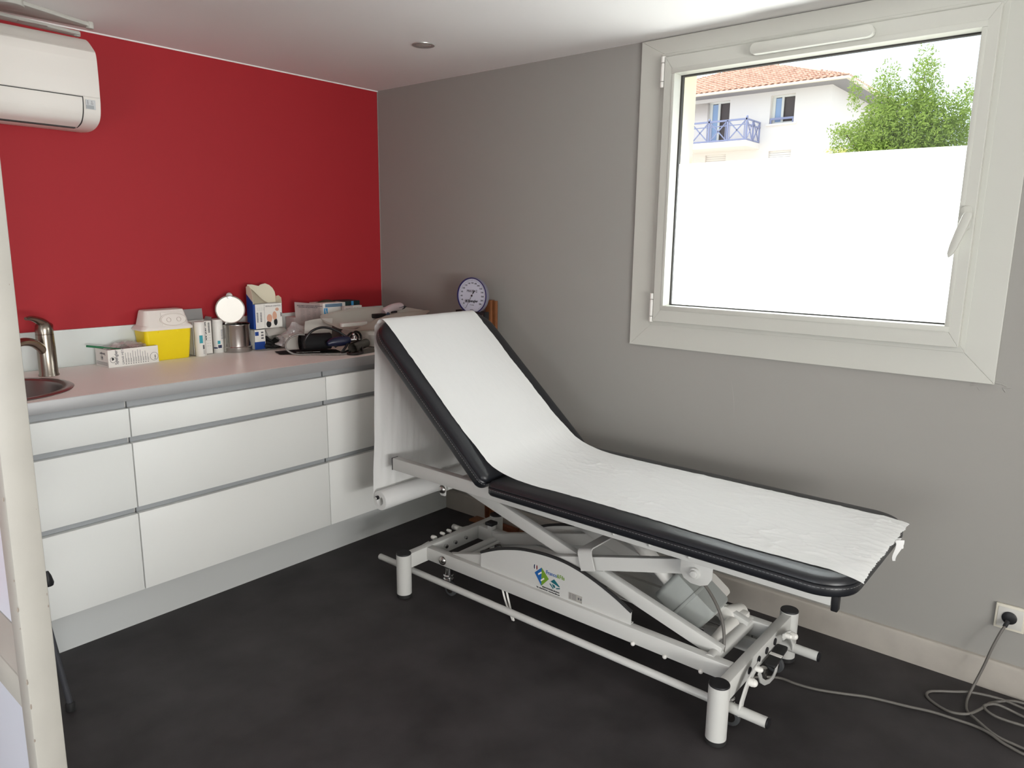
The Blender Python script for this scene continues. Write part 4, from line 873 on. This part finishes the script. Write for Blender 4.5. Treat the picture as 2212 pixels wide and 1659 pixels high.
# long lifting bars
for s, xb_ in ((1, -.776), (-1, mx(-.776))):
    b = NB(); cyl(b, (xb_, -.875, .086), (xb_, -2.520, .086), .0125, seg=24, bev=.002); lbar = obj('pedal_bar', b, M_frame, et)
    b = NB(); cyl(b, (xb_, -2.40, .086), (xb_, -2.538, .086), .0155, seg=24); obj('bar_sleeve', b, M_frame, lbar)
    b = NB(); cyl(b, (xb_, -2.538, .086), (xb_, -2.544, .086), .0158, seg=24, bev=.001); obj('bar_cap', b, M_black, lbar)
    # bent lever plates that carry the bar
    for yy in (-2.462, -1.052):
        b = NB(); q = [(-.012, -.012), (.0, -.016), (.014, -.008), (.022, .02), (.050, .055), (.090, .075), (.118, .080), (.125, .092), (.118, .103), (.085, .098), (.045, .084), (.02, .06), (-.004, .03), (-.016, .0)]
        hz_ = 1 if yy < -2 else .78; prism(b, [(p_[0], p_[1]*hz_) for p_ in q], (xb_, yy, .086), (s, 0, 0), (0, 0, 1), .005*(-s), .001); lv = obj('bar_lever', b, M_frame, lbar)
        dd = -1 if yy < -2 else 1
        for (u, v, rr) in ((.052, .070, .0125), (.098, .090, .009)) if yy < -2 else ((.150, .085, .010), (.20, .088, .007)):
            b = NB(); c0_ = V((xb_+s*u, yy, .086+v)); cyl(b, c0_-V((0, dd*.006, 0)), c0_+V((0, dd*.012, 0)), rr, bev=.002); ball(b, c0_+V((0, dd*.012, 0)), rr*.92); obj('lever_bolt', b, M_plw, lv)
b = NB(); prism(b, [(-.690, .166), (-.668, .128), (-.632, .102), (-.590, .088), (-.553, .086), (-.530, .100), (-.522, .125), (-.527, .1235), (-.540, .1235), (-.538, .118), (-.545, .106), (-.560, .100), (-.588, .102), (-.624, .115), (-.655, .138), (-.676, .172)], (0, -2.470, 0), (1, 0, 0), (0, 0, 1), .005, .001); obj('control_yoke', b, mat('smoked_plate', s2l(185, 185, 182), .4), et)
b = NB(); prism(b, rrect(.140, .036, .009), (-.495, -2.4565, .126), (.997, .07, 0), (-.07, .997, 0), .008, .003); pd = obj('foot_pedal', b, M_rubber, et)
b = NB(); box(b, (-.507, -2.476, .1335), (-.490, -2.437, .1350), .0005); obj('pedal_strip', b, M_plw, pd)
b = NB(); cyl(b, (-.585, -2.452, .080), (-.585, -2.452, .13), .010); obj('pedal_spring', b, M_steel, pd)
b = NB()
for (xx, zz_) in ((-.655, .146), (-.585, .150), (-.520, .150), (-.45, .150)): cyl(b, (xx, -2.432, zz_), (xx, -2.4365, zz_), .0115, seg=20, bev=.001)
obj('frame_plug', b, M_black, et)
# castors
for (xx, yy) in ((-.708, -1.155+-.06), (mx(-.708), -1.215), (-.735, -2.405), (mx(-.735), -2.405)):
    b = NB(); lathe(b, [(0, .055), (.012, .055), (.016, .062), (.021, .066), (.021, .072), (.016, .076), (.021, .080), (.021, .086), (.017, .09), (.017, .118), (0, .118)], (xx, yy, 0)); box(b, (xx-.011, yy-.018, .035), (xx-.008, yy+.008, .066)); box(b, (xx+.008, yy-.018, .035), (xx+.011, yy+.008, .066)); cs = obj('castor', b, M_chrome, et)
    b = NB(); cyl(b, (xx-.007, yy-.012, .030), (xx+.007, yy-.012, .030), .0295, seg=28, bev=.003); cw = obj('castor_wheel', b, mat('castor_rubber', s2l(70, 72, 74), .6), cs)
    b = NB(); cyl(b, (xx-.0075, yy-.012, .030), (xx+.0075, yy-.012, .030), .017, seg=24); obj('wheel_hub', b, M_steel, cs)
b = NB()
for k in range(2): tube(b, [(-.71, -1.50-.02*k, .125), (-.714, -1.520-.018*k, .08), (-.708, -1.535-.010*k, .04), (-.70, -1.545-.006*k, .005)], .004)
obj('control_cable', b, M_plw, et)

# ------------------------------------------------------------------ paper roll and sheet
pr = thing('exam_paper_roll', 'white paper from a roll under the headrest, spread over the black cushions', 'paper roll', (XC, -.935, .362))
RC = V((0, -.937, .362))
b = NB(); lathe(b, [(.020, 0), (.0395, 0), (.0405, .002), (.0405, .508), (.0395, .51), (.020, .51), (.020, 0)], (-.822, RC.y, RC.z), frame_from((1, 0, 0)), 48); ro = obj('roll', b, M_paper, pr)
b = NB(); tube(b, [(-.835, -.937, .378), (-.80, -.937, .377), (-.30, -.937, .377), (-.275, -.94, .40), (-.27, -.96, .45), (-.29, -.975, .492)], .006, 10, 4)
rh = obj('roll_holder', b, M_frame, et)
b = NB(); cyl(b, (-.842, -.937, .378), (-.828, -.937, .378), .008, bev=.002); obj('holder_tip', b, M_black, rh)
lp = lambda s, n: (P0.y+s*ca-n*sa, P0.z+s*sa+n*ca)
pth = [(-.8965, .362), (-.899, .43), (-.906, .55), (-.915, .70), (-.923, .85), (-.929, .96), lp(.238, -.03), lp(.2415, -.004), lp(.240, .018), lp(.230, .031), lp(.205, .0375), lp(.15, .0392)]
pth += [lp(.10-.05*i, .0392) for i in range(0, 10)]
pth += [(-1.480, .684), (-1.525, .650), (-1.575, .627), (-1.635, .612), (-1.70, .6045), (-1.78, .6012), (-1.9, .6008)]+[(-2.0-.1*i, .6008) for i in range(7)]+[(-2.66, .6006), (-2.70, .6002), (-2.735, .5985), (-2.750, .596)]
cen = catmull([V((0, p[0], p[1])) for p in pth], 8)
acc = [0]
for p, q in zip(cen, cen[1:]): acc.append(acc[-1]+(q-p).length)
LT = acc[-1]; NU, NV = 720, 104
t = NB(); rows_ = []
import bisect
def edge_x(y, z, s, on_seat):
    xn, xf = -.822, -.315
    return xn, xf
for i in range(NU+1):
    s = LT*i/NU; k = min(max(bisect.bisect(acc, s)-1, 0), len(cen)-2); f = (s-acc[k])/max(1e-9, acc[k+1]-acc[k]); p = cen[k].lerp(cen[k+1], f)
    d = (cen[min(k+2, len(cen)-1)]-cen[max(k-1, 0)]).normalized(); nn = V((0, -d.z, d.y)); nn = nn if nn.z > 0 or abs(nn.z) < .2 else -nn
    if k < 60: nn = V((0, d.z, -d.y)); nn = V((0, 1, 0)) if s < .55 else nn
    y = p.y
    # how loose is the paper here: flat on the seat, wrinkled; nearly taut on the back
    seat_f = max(0, min(1, (-1.55-y)/.25)); end_f = max(0, min(1, (-2.45-y)/.25))
    wob = .0035*noise.noise(V((s*9, 1.7, 0)))+.002*noise.noise(V((s*40, 5, 0)))
    xn = -.822+wob+.012*end_f; xf = -.315+.0035*noise.noise(V((s*11, 8.7, 0)))+.002*noise.noise(V((s*45, 3, 0)))
    if s < .62: xn = -.822+.006*noise.noise(V((s*6, 2, 2))); xf = -.315
    xn += .02*math.exp(-((y+1.9)/.5)**2)*seat_f
    row = []
    for j in range(NV+1):
        v = j/NV; x = xn+(xf-xn)*v
        if s < .60: hgt = .005*noise.noise(V((x*14, s*3, 4)))+.003*noise.noise(V((x*40, s*5, 1)))
        else:
            q = V((x*17+s*5, s*9, 2.2)); r1 = 1-abs(noise.noise(q)); r2_ = 1-abs(noise.noise(V((x*38-s*9, s*17, 7))))
            r3 = noise.noise(V((x*50, s*20, 1)))
            gate = max(0, noise.noise(V((x*5, s*4, 9)))+.25); hgt = .0030*r1**14*(seat_f+.12)*(.3+gate)+.0016*r2_**12*(seat_f+.3)*(.3+1.5*gate)+.00035*r3*seat_f+.0008*(.5+.5*noise.noise(V((x*7, s*5, 0))))
            hgt += .006*math.exp(-((y+2.09)/.02)**2)*math.exp(-((x-xf)/.05)**2)
            dn = min(v, 1-v); hgt *= .3+.7*min(1, dn*14)
        pos = V((x, p.y, p.z))+nn*hgt
        if y < -2.62:   # the loose end lifts off and its two corners droop a little
            e = (-2.62-y)/.13; cn_ = abs(2*v-1); pos.z += .001*e; pos.y -= .004*e*noise.noise(V((x*30, 0, 0)))
            pos.z -= .014*max(0, e-.35)*max(0, cn_-.72)/.28*(1 if v < .5 else .3)
            if i == NU: pos.y += .0011*((j*7) % 3)-.001
        row.append(t.verts.new(pos))
    rows_.append(row)
for i in range(NU):
    for j in range(NV): t.faces.new((rows_[i][j], rows_[i+1][j], rows_[i+1][j+1], rows_[i][j+1]))
obj('paper_sheet', t, M_paper, pr, angle=60)
b = NB()
for (dx_, dz_, sd) in ((0, 0, 1), (.02, .004, 4)):
    grid(b, lambda u, v: V((-.472+dx_+.018*(v-.5)*(1-.7*u)+.005*math.sin(u*5+sd), -2.752-.019*(v-.5)*(1-.7*u)-.006*math.sin(u*4+sd)-.003*u, .594-(.062 if sd == 1 else .03)*u)), 10, 3)
obj('torn_shred', b, M_paper, pr)

# ================================================================== WALL SOCKET AND CABLE
sk2 = thing('wall_socket', 'square cream wall socket with black plug low on the grey wall', 'socket', (0, -3.006, .256))
b = NB(); box(b, (-.011, -3.047, .2155), (0, -2.966, .2975), .0025); obj('socket_plate', b, mat('cream_plastic_plate', s2l(208, 203, 188), .4), sk2)
b = NB(); box(b, (-.0125, -3.040, .2235), (-.010, -2.973, .2895), .001); obj('socket_insert', b, mat('socket_white', s2l(196, 194, 188), .4), sk2)
pg = thing('plug', 'round black plug pushed into the cream wall socket, with its grey cable', 'plug', (-.02, -3.006, .256))
b = NB(); lathe(b, [(0, .0), (.0205, .0), (.0205, .0025), (.0175, .0045), (.006, .0065), (0, .0068)], (-.0128, -3.005, .258), frame_from((-1, 0, 0))); obj('plug_body', b, M_black, pg)
b = NB(); cyl(b, (-.022, -3.003, .25), (-.036, -2.998, .236), .0065, seg=14); obj('cable_boot', b, M_black, pg)
b = NB(); r_ = .0042; zf = .0048
P_ = [(-.034, -2.999, .238), (-.044, -2.990, .215), (-.062, -2.976, .165), (-.072, -2.962, .10), (-.092, -2.945, .035), (-.115, -2.938, zf+.004), (-.15, -2.938, zf), (-.187, -2.943, zf), (-.215, -2.952, zf+.004), (-.245, -2.975, zf+.009), (-.282, -3.030, zf+.003), (-.291, -3.087, zf), (-.296, -3.15, zf), (-.28, -3.23, zf), (-.2, -3.26, zf), (-.11, -3.22, zf), (-.08, -3.15, zf), (-.075, -3.08, zf+.002), (-.069, -3.017, zf+.004), (-.093, -2.945, zf+.007), (-.12, -2.895, zf+.002), (-.143, -2.860, zf), (-.165, -2.838, zf), (-.190, -2.834, zf), (-.213, -2.848, zf), (-.235, -2.885, zf), (-.245, -2.918, zf+.004), (-.228, -2.955, zf+.009), (-.17, -2.980, zf+.008), (-.13, -2.990, zf+.004), (-.10, -3.00, zf), (-.06, -3.04, zf+.003), (-.04, -3.076, zf), (-.03, -3.16, zf), (-.08, -3.25, zf+.004), (-.14, -3.22, zf), (-.176, -3.10, zf+.004), (-.183, -3.02, zf+.005), (-.163, -2.985, zf+.010), (-.135, -2.995, zf+.010), (-.118, -3.02, zf+.009), (-.12, -3.08, zf), (-.16, -3.2, zf), (-.25, -3.22, zf+.006), (-.318, -3.13, zf), (-.307, -3.06, zf), (-.285, -3.015, zf+.004), (-.270, -2.975, zf+.001), (-.272, -2.91, zf), (-.280, -2.86, zf+.001), (-.297, -2.80, zf), (-.325, -2.70, zf), (-.36, -2.63, zf), (-.392, -2.56, zf), (-.405, -2.50, zf), (-.41, -2.44, zf), (-.46, -2.38, zf), (-.56, -2.36, .03), (-.63, -2.35, .09)]
tube(b, P_, r_, 10, 8); single('power_cable', b, M_cord, 'long grey power cable looping over the dark floor to the table', 'cable', (-.2, -2.95, 0), angle=80)

# ================================================================== AIR CONDITIONER
AX0, AX1 = -2.27, -1.463
ac = thing('air_conditioner', 'white wall-mounted split air conditioner high on the red wall', 'air conditioner', (-1.87, 0, 1.80))
def acp(pts, x0, x1, bev=0):
    if len(pts) > 9: pts = [(p.x, p.y) for p in catmull([V((q[0], q[1], 0)) for q in pts], 5)]
    b = NB(); prism(b, [(p[0], p[1]) for p in pts], (x0, 0, 0), (0, 1, 0), (0, 0, 1), x1-x0, bev); return b
b = acp([(-.001, 1.793), (-.075, 1.789), (-.130, 1.795), (-.172, 1.812), (-.192, 1.836), (-.200, 1.872), (-.202, 1.895), (-.204, 1.95), (-.203, 2.02), (-.198, 2.048), (-.185, 2.063), (-.14, 2.098), (-.10, 2.110), (-.001, 2.112)], AX0, AX1, .004); obj('ac_housing', b, M_ac, ac, angle=28)
b = acp([(-.2035, 1.893), (-.2065, 1.897), (-.2085, 1.95), (-.2075, 2.02), (-.2025, 2.050), (-.190, 2.061), (-.18, 2.058), (-.19, 1.9)], AX0+.003, AX1-.003, .0015); obj('ac_front_panel', b, M_ac, ac, angle=28)
b = acp([(-.120, 1.7975), (-.170, 1.815), (-.190, 1.838), (-.199, 1.870), (-.2015, 1.890), (-.2045, 1.890), (-.2035, 1.868), (-.1945, 1.835), (-.174, 1.810), (-.135, 1.794)], AX0+.04, AX1-.062, .0008); fo = obj('ac_louvre_flap', b, M_ac, ac, angle=28)
b = acp([(-.1995, 1.8905), (-.205, 1.8905), (-.205, 1.8935), (-.1995, 1.8935)], AX0+.04, AX1-.060); box(b, (AX0+.04, -.130, 1.7905), (AX1-.066, -.112, 1.7945))
g_ = acp([(-.125, 1.7925), (-.150, 1.7975), (-.175, 1.808), (-.1955, 1.833), (-.2045, 1.868), (-.2055, 1.892), (-.200, 1.892), (-.198, 1.87), (-.190, 1.838), (-.170, 1.815), (-.12, 1.80)], AX1-.0615, AX1-.0590); merge(b, g_)
obj('ac_gap', b, M_gap, ac)
b = NB(); box(b, (-1.514, -.2044, 1.853), (-1.482, -.2012, 1.8855), .0005); dp_ = obj('ac_display', b, mat('display_silver', s2l(205, 208, 208), .4), ac)
b = NB(); box(b, (-1.5135, -.2048, 1.854), (-1.4885, -.2036, 1.866)); obj('ac_display_window', b, mat('display_grey', s2l(165, 170, 172), .3), ac)
b = NB()
for i in range(3): cyl(b, (-1.508, -.2048, 1.870+.005*i), (-1.508, -.2040, 1.870+.005*i), .0016, seg=10)
disc_ring(b, V((-1.494, -.2046, 1.872)), (0, -1, 0), .0032, .0008, 20); text(b, '))', .006, (-1.4965, -.205, 1.878), (1, 0, 0), (0, 0, 1)); obj('ac_display_print', b, M_ink, ac)

# ceiling spot
sp = thing('ceiling_spotlight', 'small round recessed metal ceiling spotlight, switched off', 'ceiling light', (-.491, -.874, H-.002))
b = NB(); lathe(b, [(.030, .0), (.042, -.003), (.045, -.0025), (.0455, .0), (.045, .0005)], (-.491, -.874, H-.0008), seg=40); obj('trim_ring', b, mat('satin_ring', s2l(190, 188, 184), .3, metal=.7), sp)
b = NB(); lathe(b, [(0, -.002), (.02, -.0035), (.030, -.0012)], (-.491, -.874, H), seg=32); obj('lamp_glass', b, mat('lamp_glass', s2l(205, 203, 196), .15, metal=.6), sp)

# ------------------------------------------------------------------ chair behind the door
ch = thing('chair', 'black chair with slim metal tube legs half hidden behind the open door', 'chair', (-2.14, -.99, 0))
b = NB(); prism(b, [(-2.115, -1.16), (-1.984, -.785), (-2.30, -.785), (-2.30, -1.16)], (0, 0, .425), (1, 0, 0), (0, 1, 0), .03, .008); obj('seat', b, M_black, ch)
b = NB(); lathe(b, [(0, 0), (.013, 0), (.015, .008), (.010, .03), (.004, .045), (0, .046)], (-1.974, -.792, .376)); obj('seat_bumper', b, M_black, ch)
b = NB(); box(b, (-2.29, -1.15, .6), (-2.275, -.81, .85), .006); obj('backrest', b, M_black, ch)
Mleg = mat('dark_steel_tube', s2l(105, 107, 112), .32, metal=.6)
for (tx, ty, bx_, by_) in ((-2.026, -.870, -1.979, -.876), (-2.13, -1.13, -2.16, -1.20), (-2.27, -.86, -2.285, -.83), (-2.27, -1.13, -2.285, -1.0)):
    b = NB(); cyl(b, (tx, ty, .43), (bx_, by_, .02), .0085, seg=16); lg = obj('leg', b, Mleg, ch)
    b = NB(); lathe(b, [(0, 0), (.012, 0), (.0135, .004), (.0135, .022), (.011, .027), (0, .027)], (bx_, by_, 0)); obj('leg_tip', b, M_rubber, lg)
b = NB(); beam(b, (-2.28, -1.13, .42), (-2.28, -1.13, .84), .016, .016); beam(b, (-2.28, -.83, .42), (-2.28, -.83, .84), .016, .016); obj('back_post', b, Mleg, ch)

# ================================================================== OUTSIDE
b = NB(); box(b, (.12, -30, -1.5), (90, 50, -1.0)); o = obj('ground', b, mat('pale_ground', s2l(190, 186, 172), .9)); o['kind'] = 'structure'
M_fac = mat('facade_render', s2l(244, 236, 231), .85, bump=.2, bscale=6, bdist=.01)
M_rail = mat('lilac_blue_paint', s2l(150, 155, 190), .6)
def roof_mat():
    m = bpy.data.materials.new('clay_tiles'); m.use_nodes = True; nt = m.node_tree; p = nt.nodes['Principled BSDF']; p.inputs['Roughness'].default_value = .85
    tc = nt.nodes.new('ShaderNodeTexCoord'); n = nt.nodes.new('ShaderNodeTexNoise'); n.inputs['Scale'].default_value = 7
    r = nt.nodes.new('ShaderNodeValToRGB'); r.color_ramp.elements[0].color = (.56, .33, .24, 1); r.color_ramp.elements[1].color = (.84, .60, .47, 1); r.color_ramp.elements[0].position = .3; r.color_ramp.elements[1].position = .7
    nt.links.new(tc.outputs['Object'], n.inputs['Vector']); nt.links.new(n.outputs['Fac'], r.inputs[0]); nt.links.new(r.outputs[0], p.inputs['Base Color']); return m
M_tile = roof_mat()
bd = thing('apartment_building', 'white rendered house with red tiled roof seen through the window', 'building', (29, 10, -1))
FY0, FY1 = 5.58, 14.2
wins = [(9.29, 4.95, 10.19, 6.74), (6.84, 5.72, 7.73, 6.72), (9.33, 3.75, 10.18, 4.77), (6.84, 3.75, 7.67, 4.77)]
b = NB(); wall_holes(b, (FY0, FY1), (-1, 6.95), wins, lambda a0, b0, a1, b1: ((25, a0, b0), (25.3, a1, b1)))
box(b, (25.3, FY0, -1), (33, FY0+.3, 6.95)); box(b, (25.3, FY1-.3, -1), (33, FY1, 6.95)); box(b, (32.7, FY0+.3, -1), (33, FY1-.3, 6.95)); obj('building_wall', b, M_fac, bd)
# tiled pyramid roof with barrel tiles modelled as ribs
Ea, Eb, Ec, Ed, Ap = V((24.3, 4.92, 6.94)), V((24.3, 14.9, 6.94)), V((33.7, 14.9, 6.94)), V((33.7, 4.92, 6.94)), V((29, 9.91, 8.80))
b = NB()
for p, q in ((Ea, Eb), (Ed, Ea), (Eb, Ec), (Ec, Ed)):
    nrib = 44; ncourse = 20; e = (q-p); mid = (p+q)/2
    up3 = (Ap-mid); perp = up3.normalized(); L_ = up3.length; n3 = e.normalized().cross(perp) ; n3 = n3 if n3.z > 0 else -n3
    for i in range(nrib):
        u = (i+.5)/nrib; lmax = 1-abs(2*u-1)
        for c_ in range(ncourse):
            s0 = c_/ncourse; s1 = (c_+1)/ncourse
            if s0 > lmax: break
            s1 = min(s1, lmax+.02); a_ = p+e*u+perp*L_*s0+n3*.05; z_ = p+e*u+perp*L_*s1+n3*.015
            t = NB(); wv = e.normalized()*.088; vs4 = []
            for (pt, k_) in ((a_, 1), (z_, .85)): vs4.append([t.verts.new(pt+wv*k_*math.cos(g)+n3*.055*k_*math.sin(g)) for g in (0, PI/4, PI/2, 3*PI/4, PI)])
            for g in range(4): t.faces.new((vs4[0][g], vs4[0][g+1], vs4[1][g+1], vs4[1][g]))
            t.faces.new(vs4[0]); merge_fast(b, t, Matrix.Identity(4))
    t = NB(); t.faces.new([t.verts.new(p), t.verts.new(q), t.verts.new(Ap)]); merge_fast(b, t, Matrix.Identity(4))
obj('roof_tiles', b, M_tile, bd, angle=50)
b = NB(); box(b, (24.22, 4.84, 6.86), (24.34, 14.95, 6.94)); box(b, (24.34, 4.84, 6.86), (33.7, 4.95, 6.94)); obj('gutter', b, mat('gutter_cream', s2l(235, 225, 208), .6), bd)
b = NB(); box(b, (24.34, 4.95, 6.86), (33.6, 14.9, 6.90)); obj('soffit', b, mat('soffit_grey', s2l(150, 146, 150), .8), bd)
for k, (a0, z0, a1, z1) in enumerate(wins):
    if k < 2:
        b = NB(); box(b, (25.16, a0, z0), (25.22, a0+.05, z1)); box(b, (25.16, a1-.05, z0), (25.22, a1, z1)); box(b, (25.16, a0+.05, z1-.07), (25.22, a1-.05, z1)); box(b, (25.16, a0+.05, z0), (25.22, a1-.05, z0+.08)); mid = (a0+a1)/2; box(b, (25.14, mid-.0, z0), (25.20, mid+.08, z1-.07)); box(b, (25.14, a1-.14, z0), (25.20, a1-.05, z1-.07))
        wf = obj('house_window', b, M_plw, bd)
        b = NB(); box(b, (25.18, mid+.08, z0+.08), (25.19, a1-.14, z1-.09)); obj('window_pane', b, mat('painted_sky_reflection', s2l(150, 175, 212), .35), wf)  # blue base colour stands in for a reflection of the sky
        b = NB(); box(b, (25.24, a0+.05, z0+.08), (25.25, mid, z1-.07)); obj('dark_opening_panel', b, mat('painted_dim_interior', s2l(92, 84, 84), .8), wf)  # flat panel painted dark for the unlit room behind the open half
    else:
        b = NB()
        for i in range(14): box(b, (25.08, a0+.005, z1-.075*(i+1)+.008), (25.11, a1-.005, z1-.075*i), .004)
        box(b, (25.11, a0, z0), (25.13, a1, z1)); obj('roller_shutter', b, M_fac, bd)
b = NB(); box(b, (24.93, 6.72, 5.66), (25.04, 7.85, 5.72)); obj('window_sill', b, M_fac, bd)
b = NB(); box(b, (25.02, 6.86, 5.86), (25.06, 7.71, 5.93)); box(b, (25.02, 6.86, 5.72), (25.05, 6.90, 5.86)); box(b, (25.02, 7.66, 5.72), (25.05, 7.71, 5.86)); obj('window_guard_rail', b, M_rail, bd)
b = NB(); box(b, (23.75, 8.03, 4.86), (25.0, 13.2, 5.07), .01); bc = obj('balcony', b, M_fac, bd)
b = NB(); rx = 23.8
def rbar(p, q, w_=.035): beam(b, p, q, w_, w_, 0, (0, 0, 1) if abs((V(q)-V(p)).normalized().z) < .9 else (1, 0, 0))
for i in range(8):
    y_ = 8.07+.72*i; rbar((rx, y_, 5.08), (rx, y_, 5.86 if i % 2 == 0 else 5.80), .06)
    if i % 2 == 0: ball(b, (rx, y_, 5.88), .045, seg=8)
    if i < 7:
        ya, yb, zb_, zt_ = y_+.06, y_+.66, 5.13, 5.75
        rbar((rx, ya, zb_), (rx, yb, zt_)); rbar((rx, yb, zb_), (rx, ya, zt_)); rbar((rx, ya+.02, zb_), (rx, ya+.02, zt_), .025); rbar((rx, yb-.02, zb_), (rx, yb-.02, zt_), .025)
rbar((rx, 8.05, 5.80), (rx, 13.2, 5.80), .06); rbar((rx, 8.05, 5.11), (rx, 13.2, 5.11), .05); rbar((rx, 8.05, 5.62), (rx, 13.2, 5.62), .03)
for zz_ in (5.80, 5.11, 5.62): rbar((rx, 8.07, zz_), (25, 8.07, zz_), .05)
for i in range(2):
    xa_ = rx+.6*i; rbar((xa_+.05, 8.07, 5.13), (xa_+.55, 8.07, 5.75)); rbar((xa_+.55, 8.07, 5.13), (xa_+.05, 8.07, 5.75)); rbar((xa_+.6, 8.07, 5.1), (xa_+.6, 8.07, 5.8), .05)
obj('balcony_railing', b, M_rail, bc, smooth=False)

def leaves(b, blobs, n, size, sd):
    random.seed(sd); tot = sum(bl_[3]*bl_[4]*bl_[5] for bl_ in blobs)
    for (cx, cy, cz, rx_, ry, rz) in blobs:
        k = int(n*rx_*ry*rz/tot)
        for _ in range(k):
            d = V((random.gauss(0, 1), random.gauss(0, 1), random.gauss(0, 1))).normalized(); r = random.random()**.42
            r *= 1+.28*noise.noise(V((d.x*2.5+cx, d.y*2.5+cy, d.z*2.5+cz)))
            c = V((cx+d.x*r*rx_, cy+d.y*r*ry, cz+d.z*r*rz)); a = V((random.gauss(0, 1), random.gauss(0, 1), random.gauss(0, 1))).normalized(); e = a.orthogonal().normalized(); s = size*random.uniform(.6, 1.3)
            b.faces.new([b.verts.new(c+a*s), b.verts.new(c+e*s*.45), b.verts.new(c-a*s), b.verts.new(c-e*s*.45)])
tr_ = thing('leafy_tree', 'bushy light green tree in front of the white house outside', 'tree', (11, .15, -1))
b = NB(); leaves(b, [(11, -.25, 3.85, .35, .26, .66), (11, .28, 3.72, .38, .30, .60), (11, .02, 3.15, .75, .72, .75), (11.1, .55, 3.05, .55, .55, .5), (10.9, -.45, 3.0, .6, .52, .85), (11, .98, 3.33, .2, .22, .13), (11, .78, 3.9, .2, .13, .34), (11, .1, 2.5, .8, .9, .6), (11.1, -.85, 3.2, .4, .25, .75)], 40000, .030, 5); obj('foliage', b, M_leaf, tr_, smooth=False)
b = NB(); tube(b, [(11, .1, -1), (11, .12, .5), (11.02, .08, 2.0), (11, .05, 3.2)], .1, 10, 4, rad=lambda s: .12-.08*s)
for e_ in ((-.25, 4.1), (.28, 4.0), (.9, 3.3), (-.6, 3.4)): tube(b, [(11, .08, 2.0+.1*abs(e_[0])), (11, e_[0]*.5, 2.7), (11, e_[0], e_[1])], .03, 6, 4, rad=lambda s: .035-.028*s)
obj('trunk', b, mat('bark', s2l(95, 80, 62), .9), tr_)
sh = thing('yellow_shrub', 'pale yellow shrub left of the green tree, just above the film', 'shrub', (9.4, .45, -1))
b = NB(); leaves(b, [(9.4, .486, 2.45, .34, .32, .39), (9.4, .214, 2.42, .34, .26, .34)], 2600, .030, 9); obj('foliage', b, M_leafy, sh, smooth=False)
b = NB(); tube(b, [(9.4, .4, -1), (9.4, .42, 1), (9.4, .45, 2.3)], .03, 8, 3); obj('trunk', b, MATS['bark'], sh)
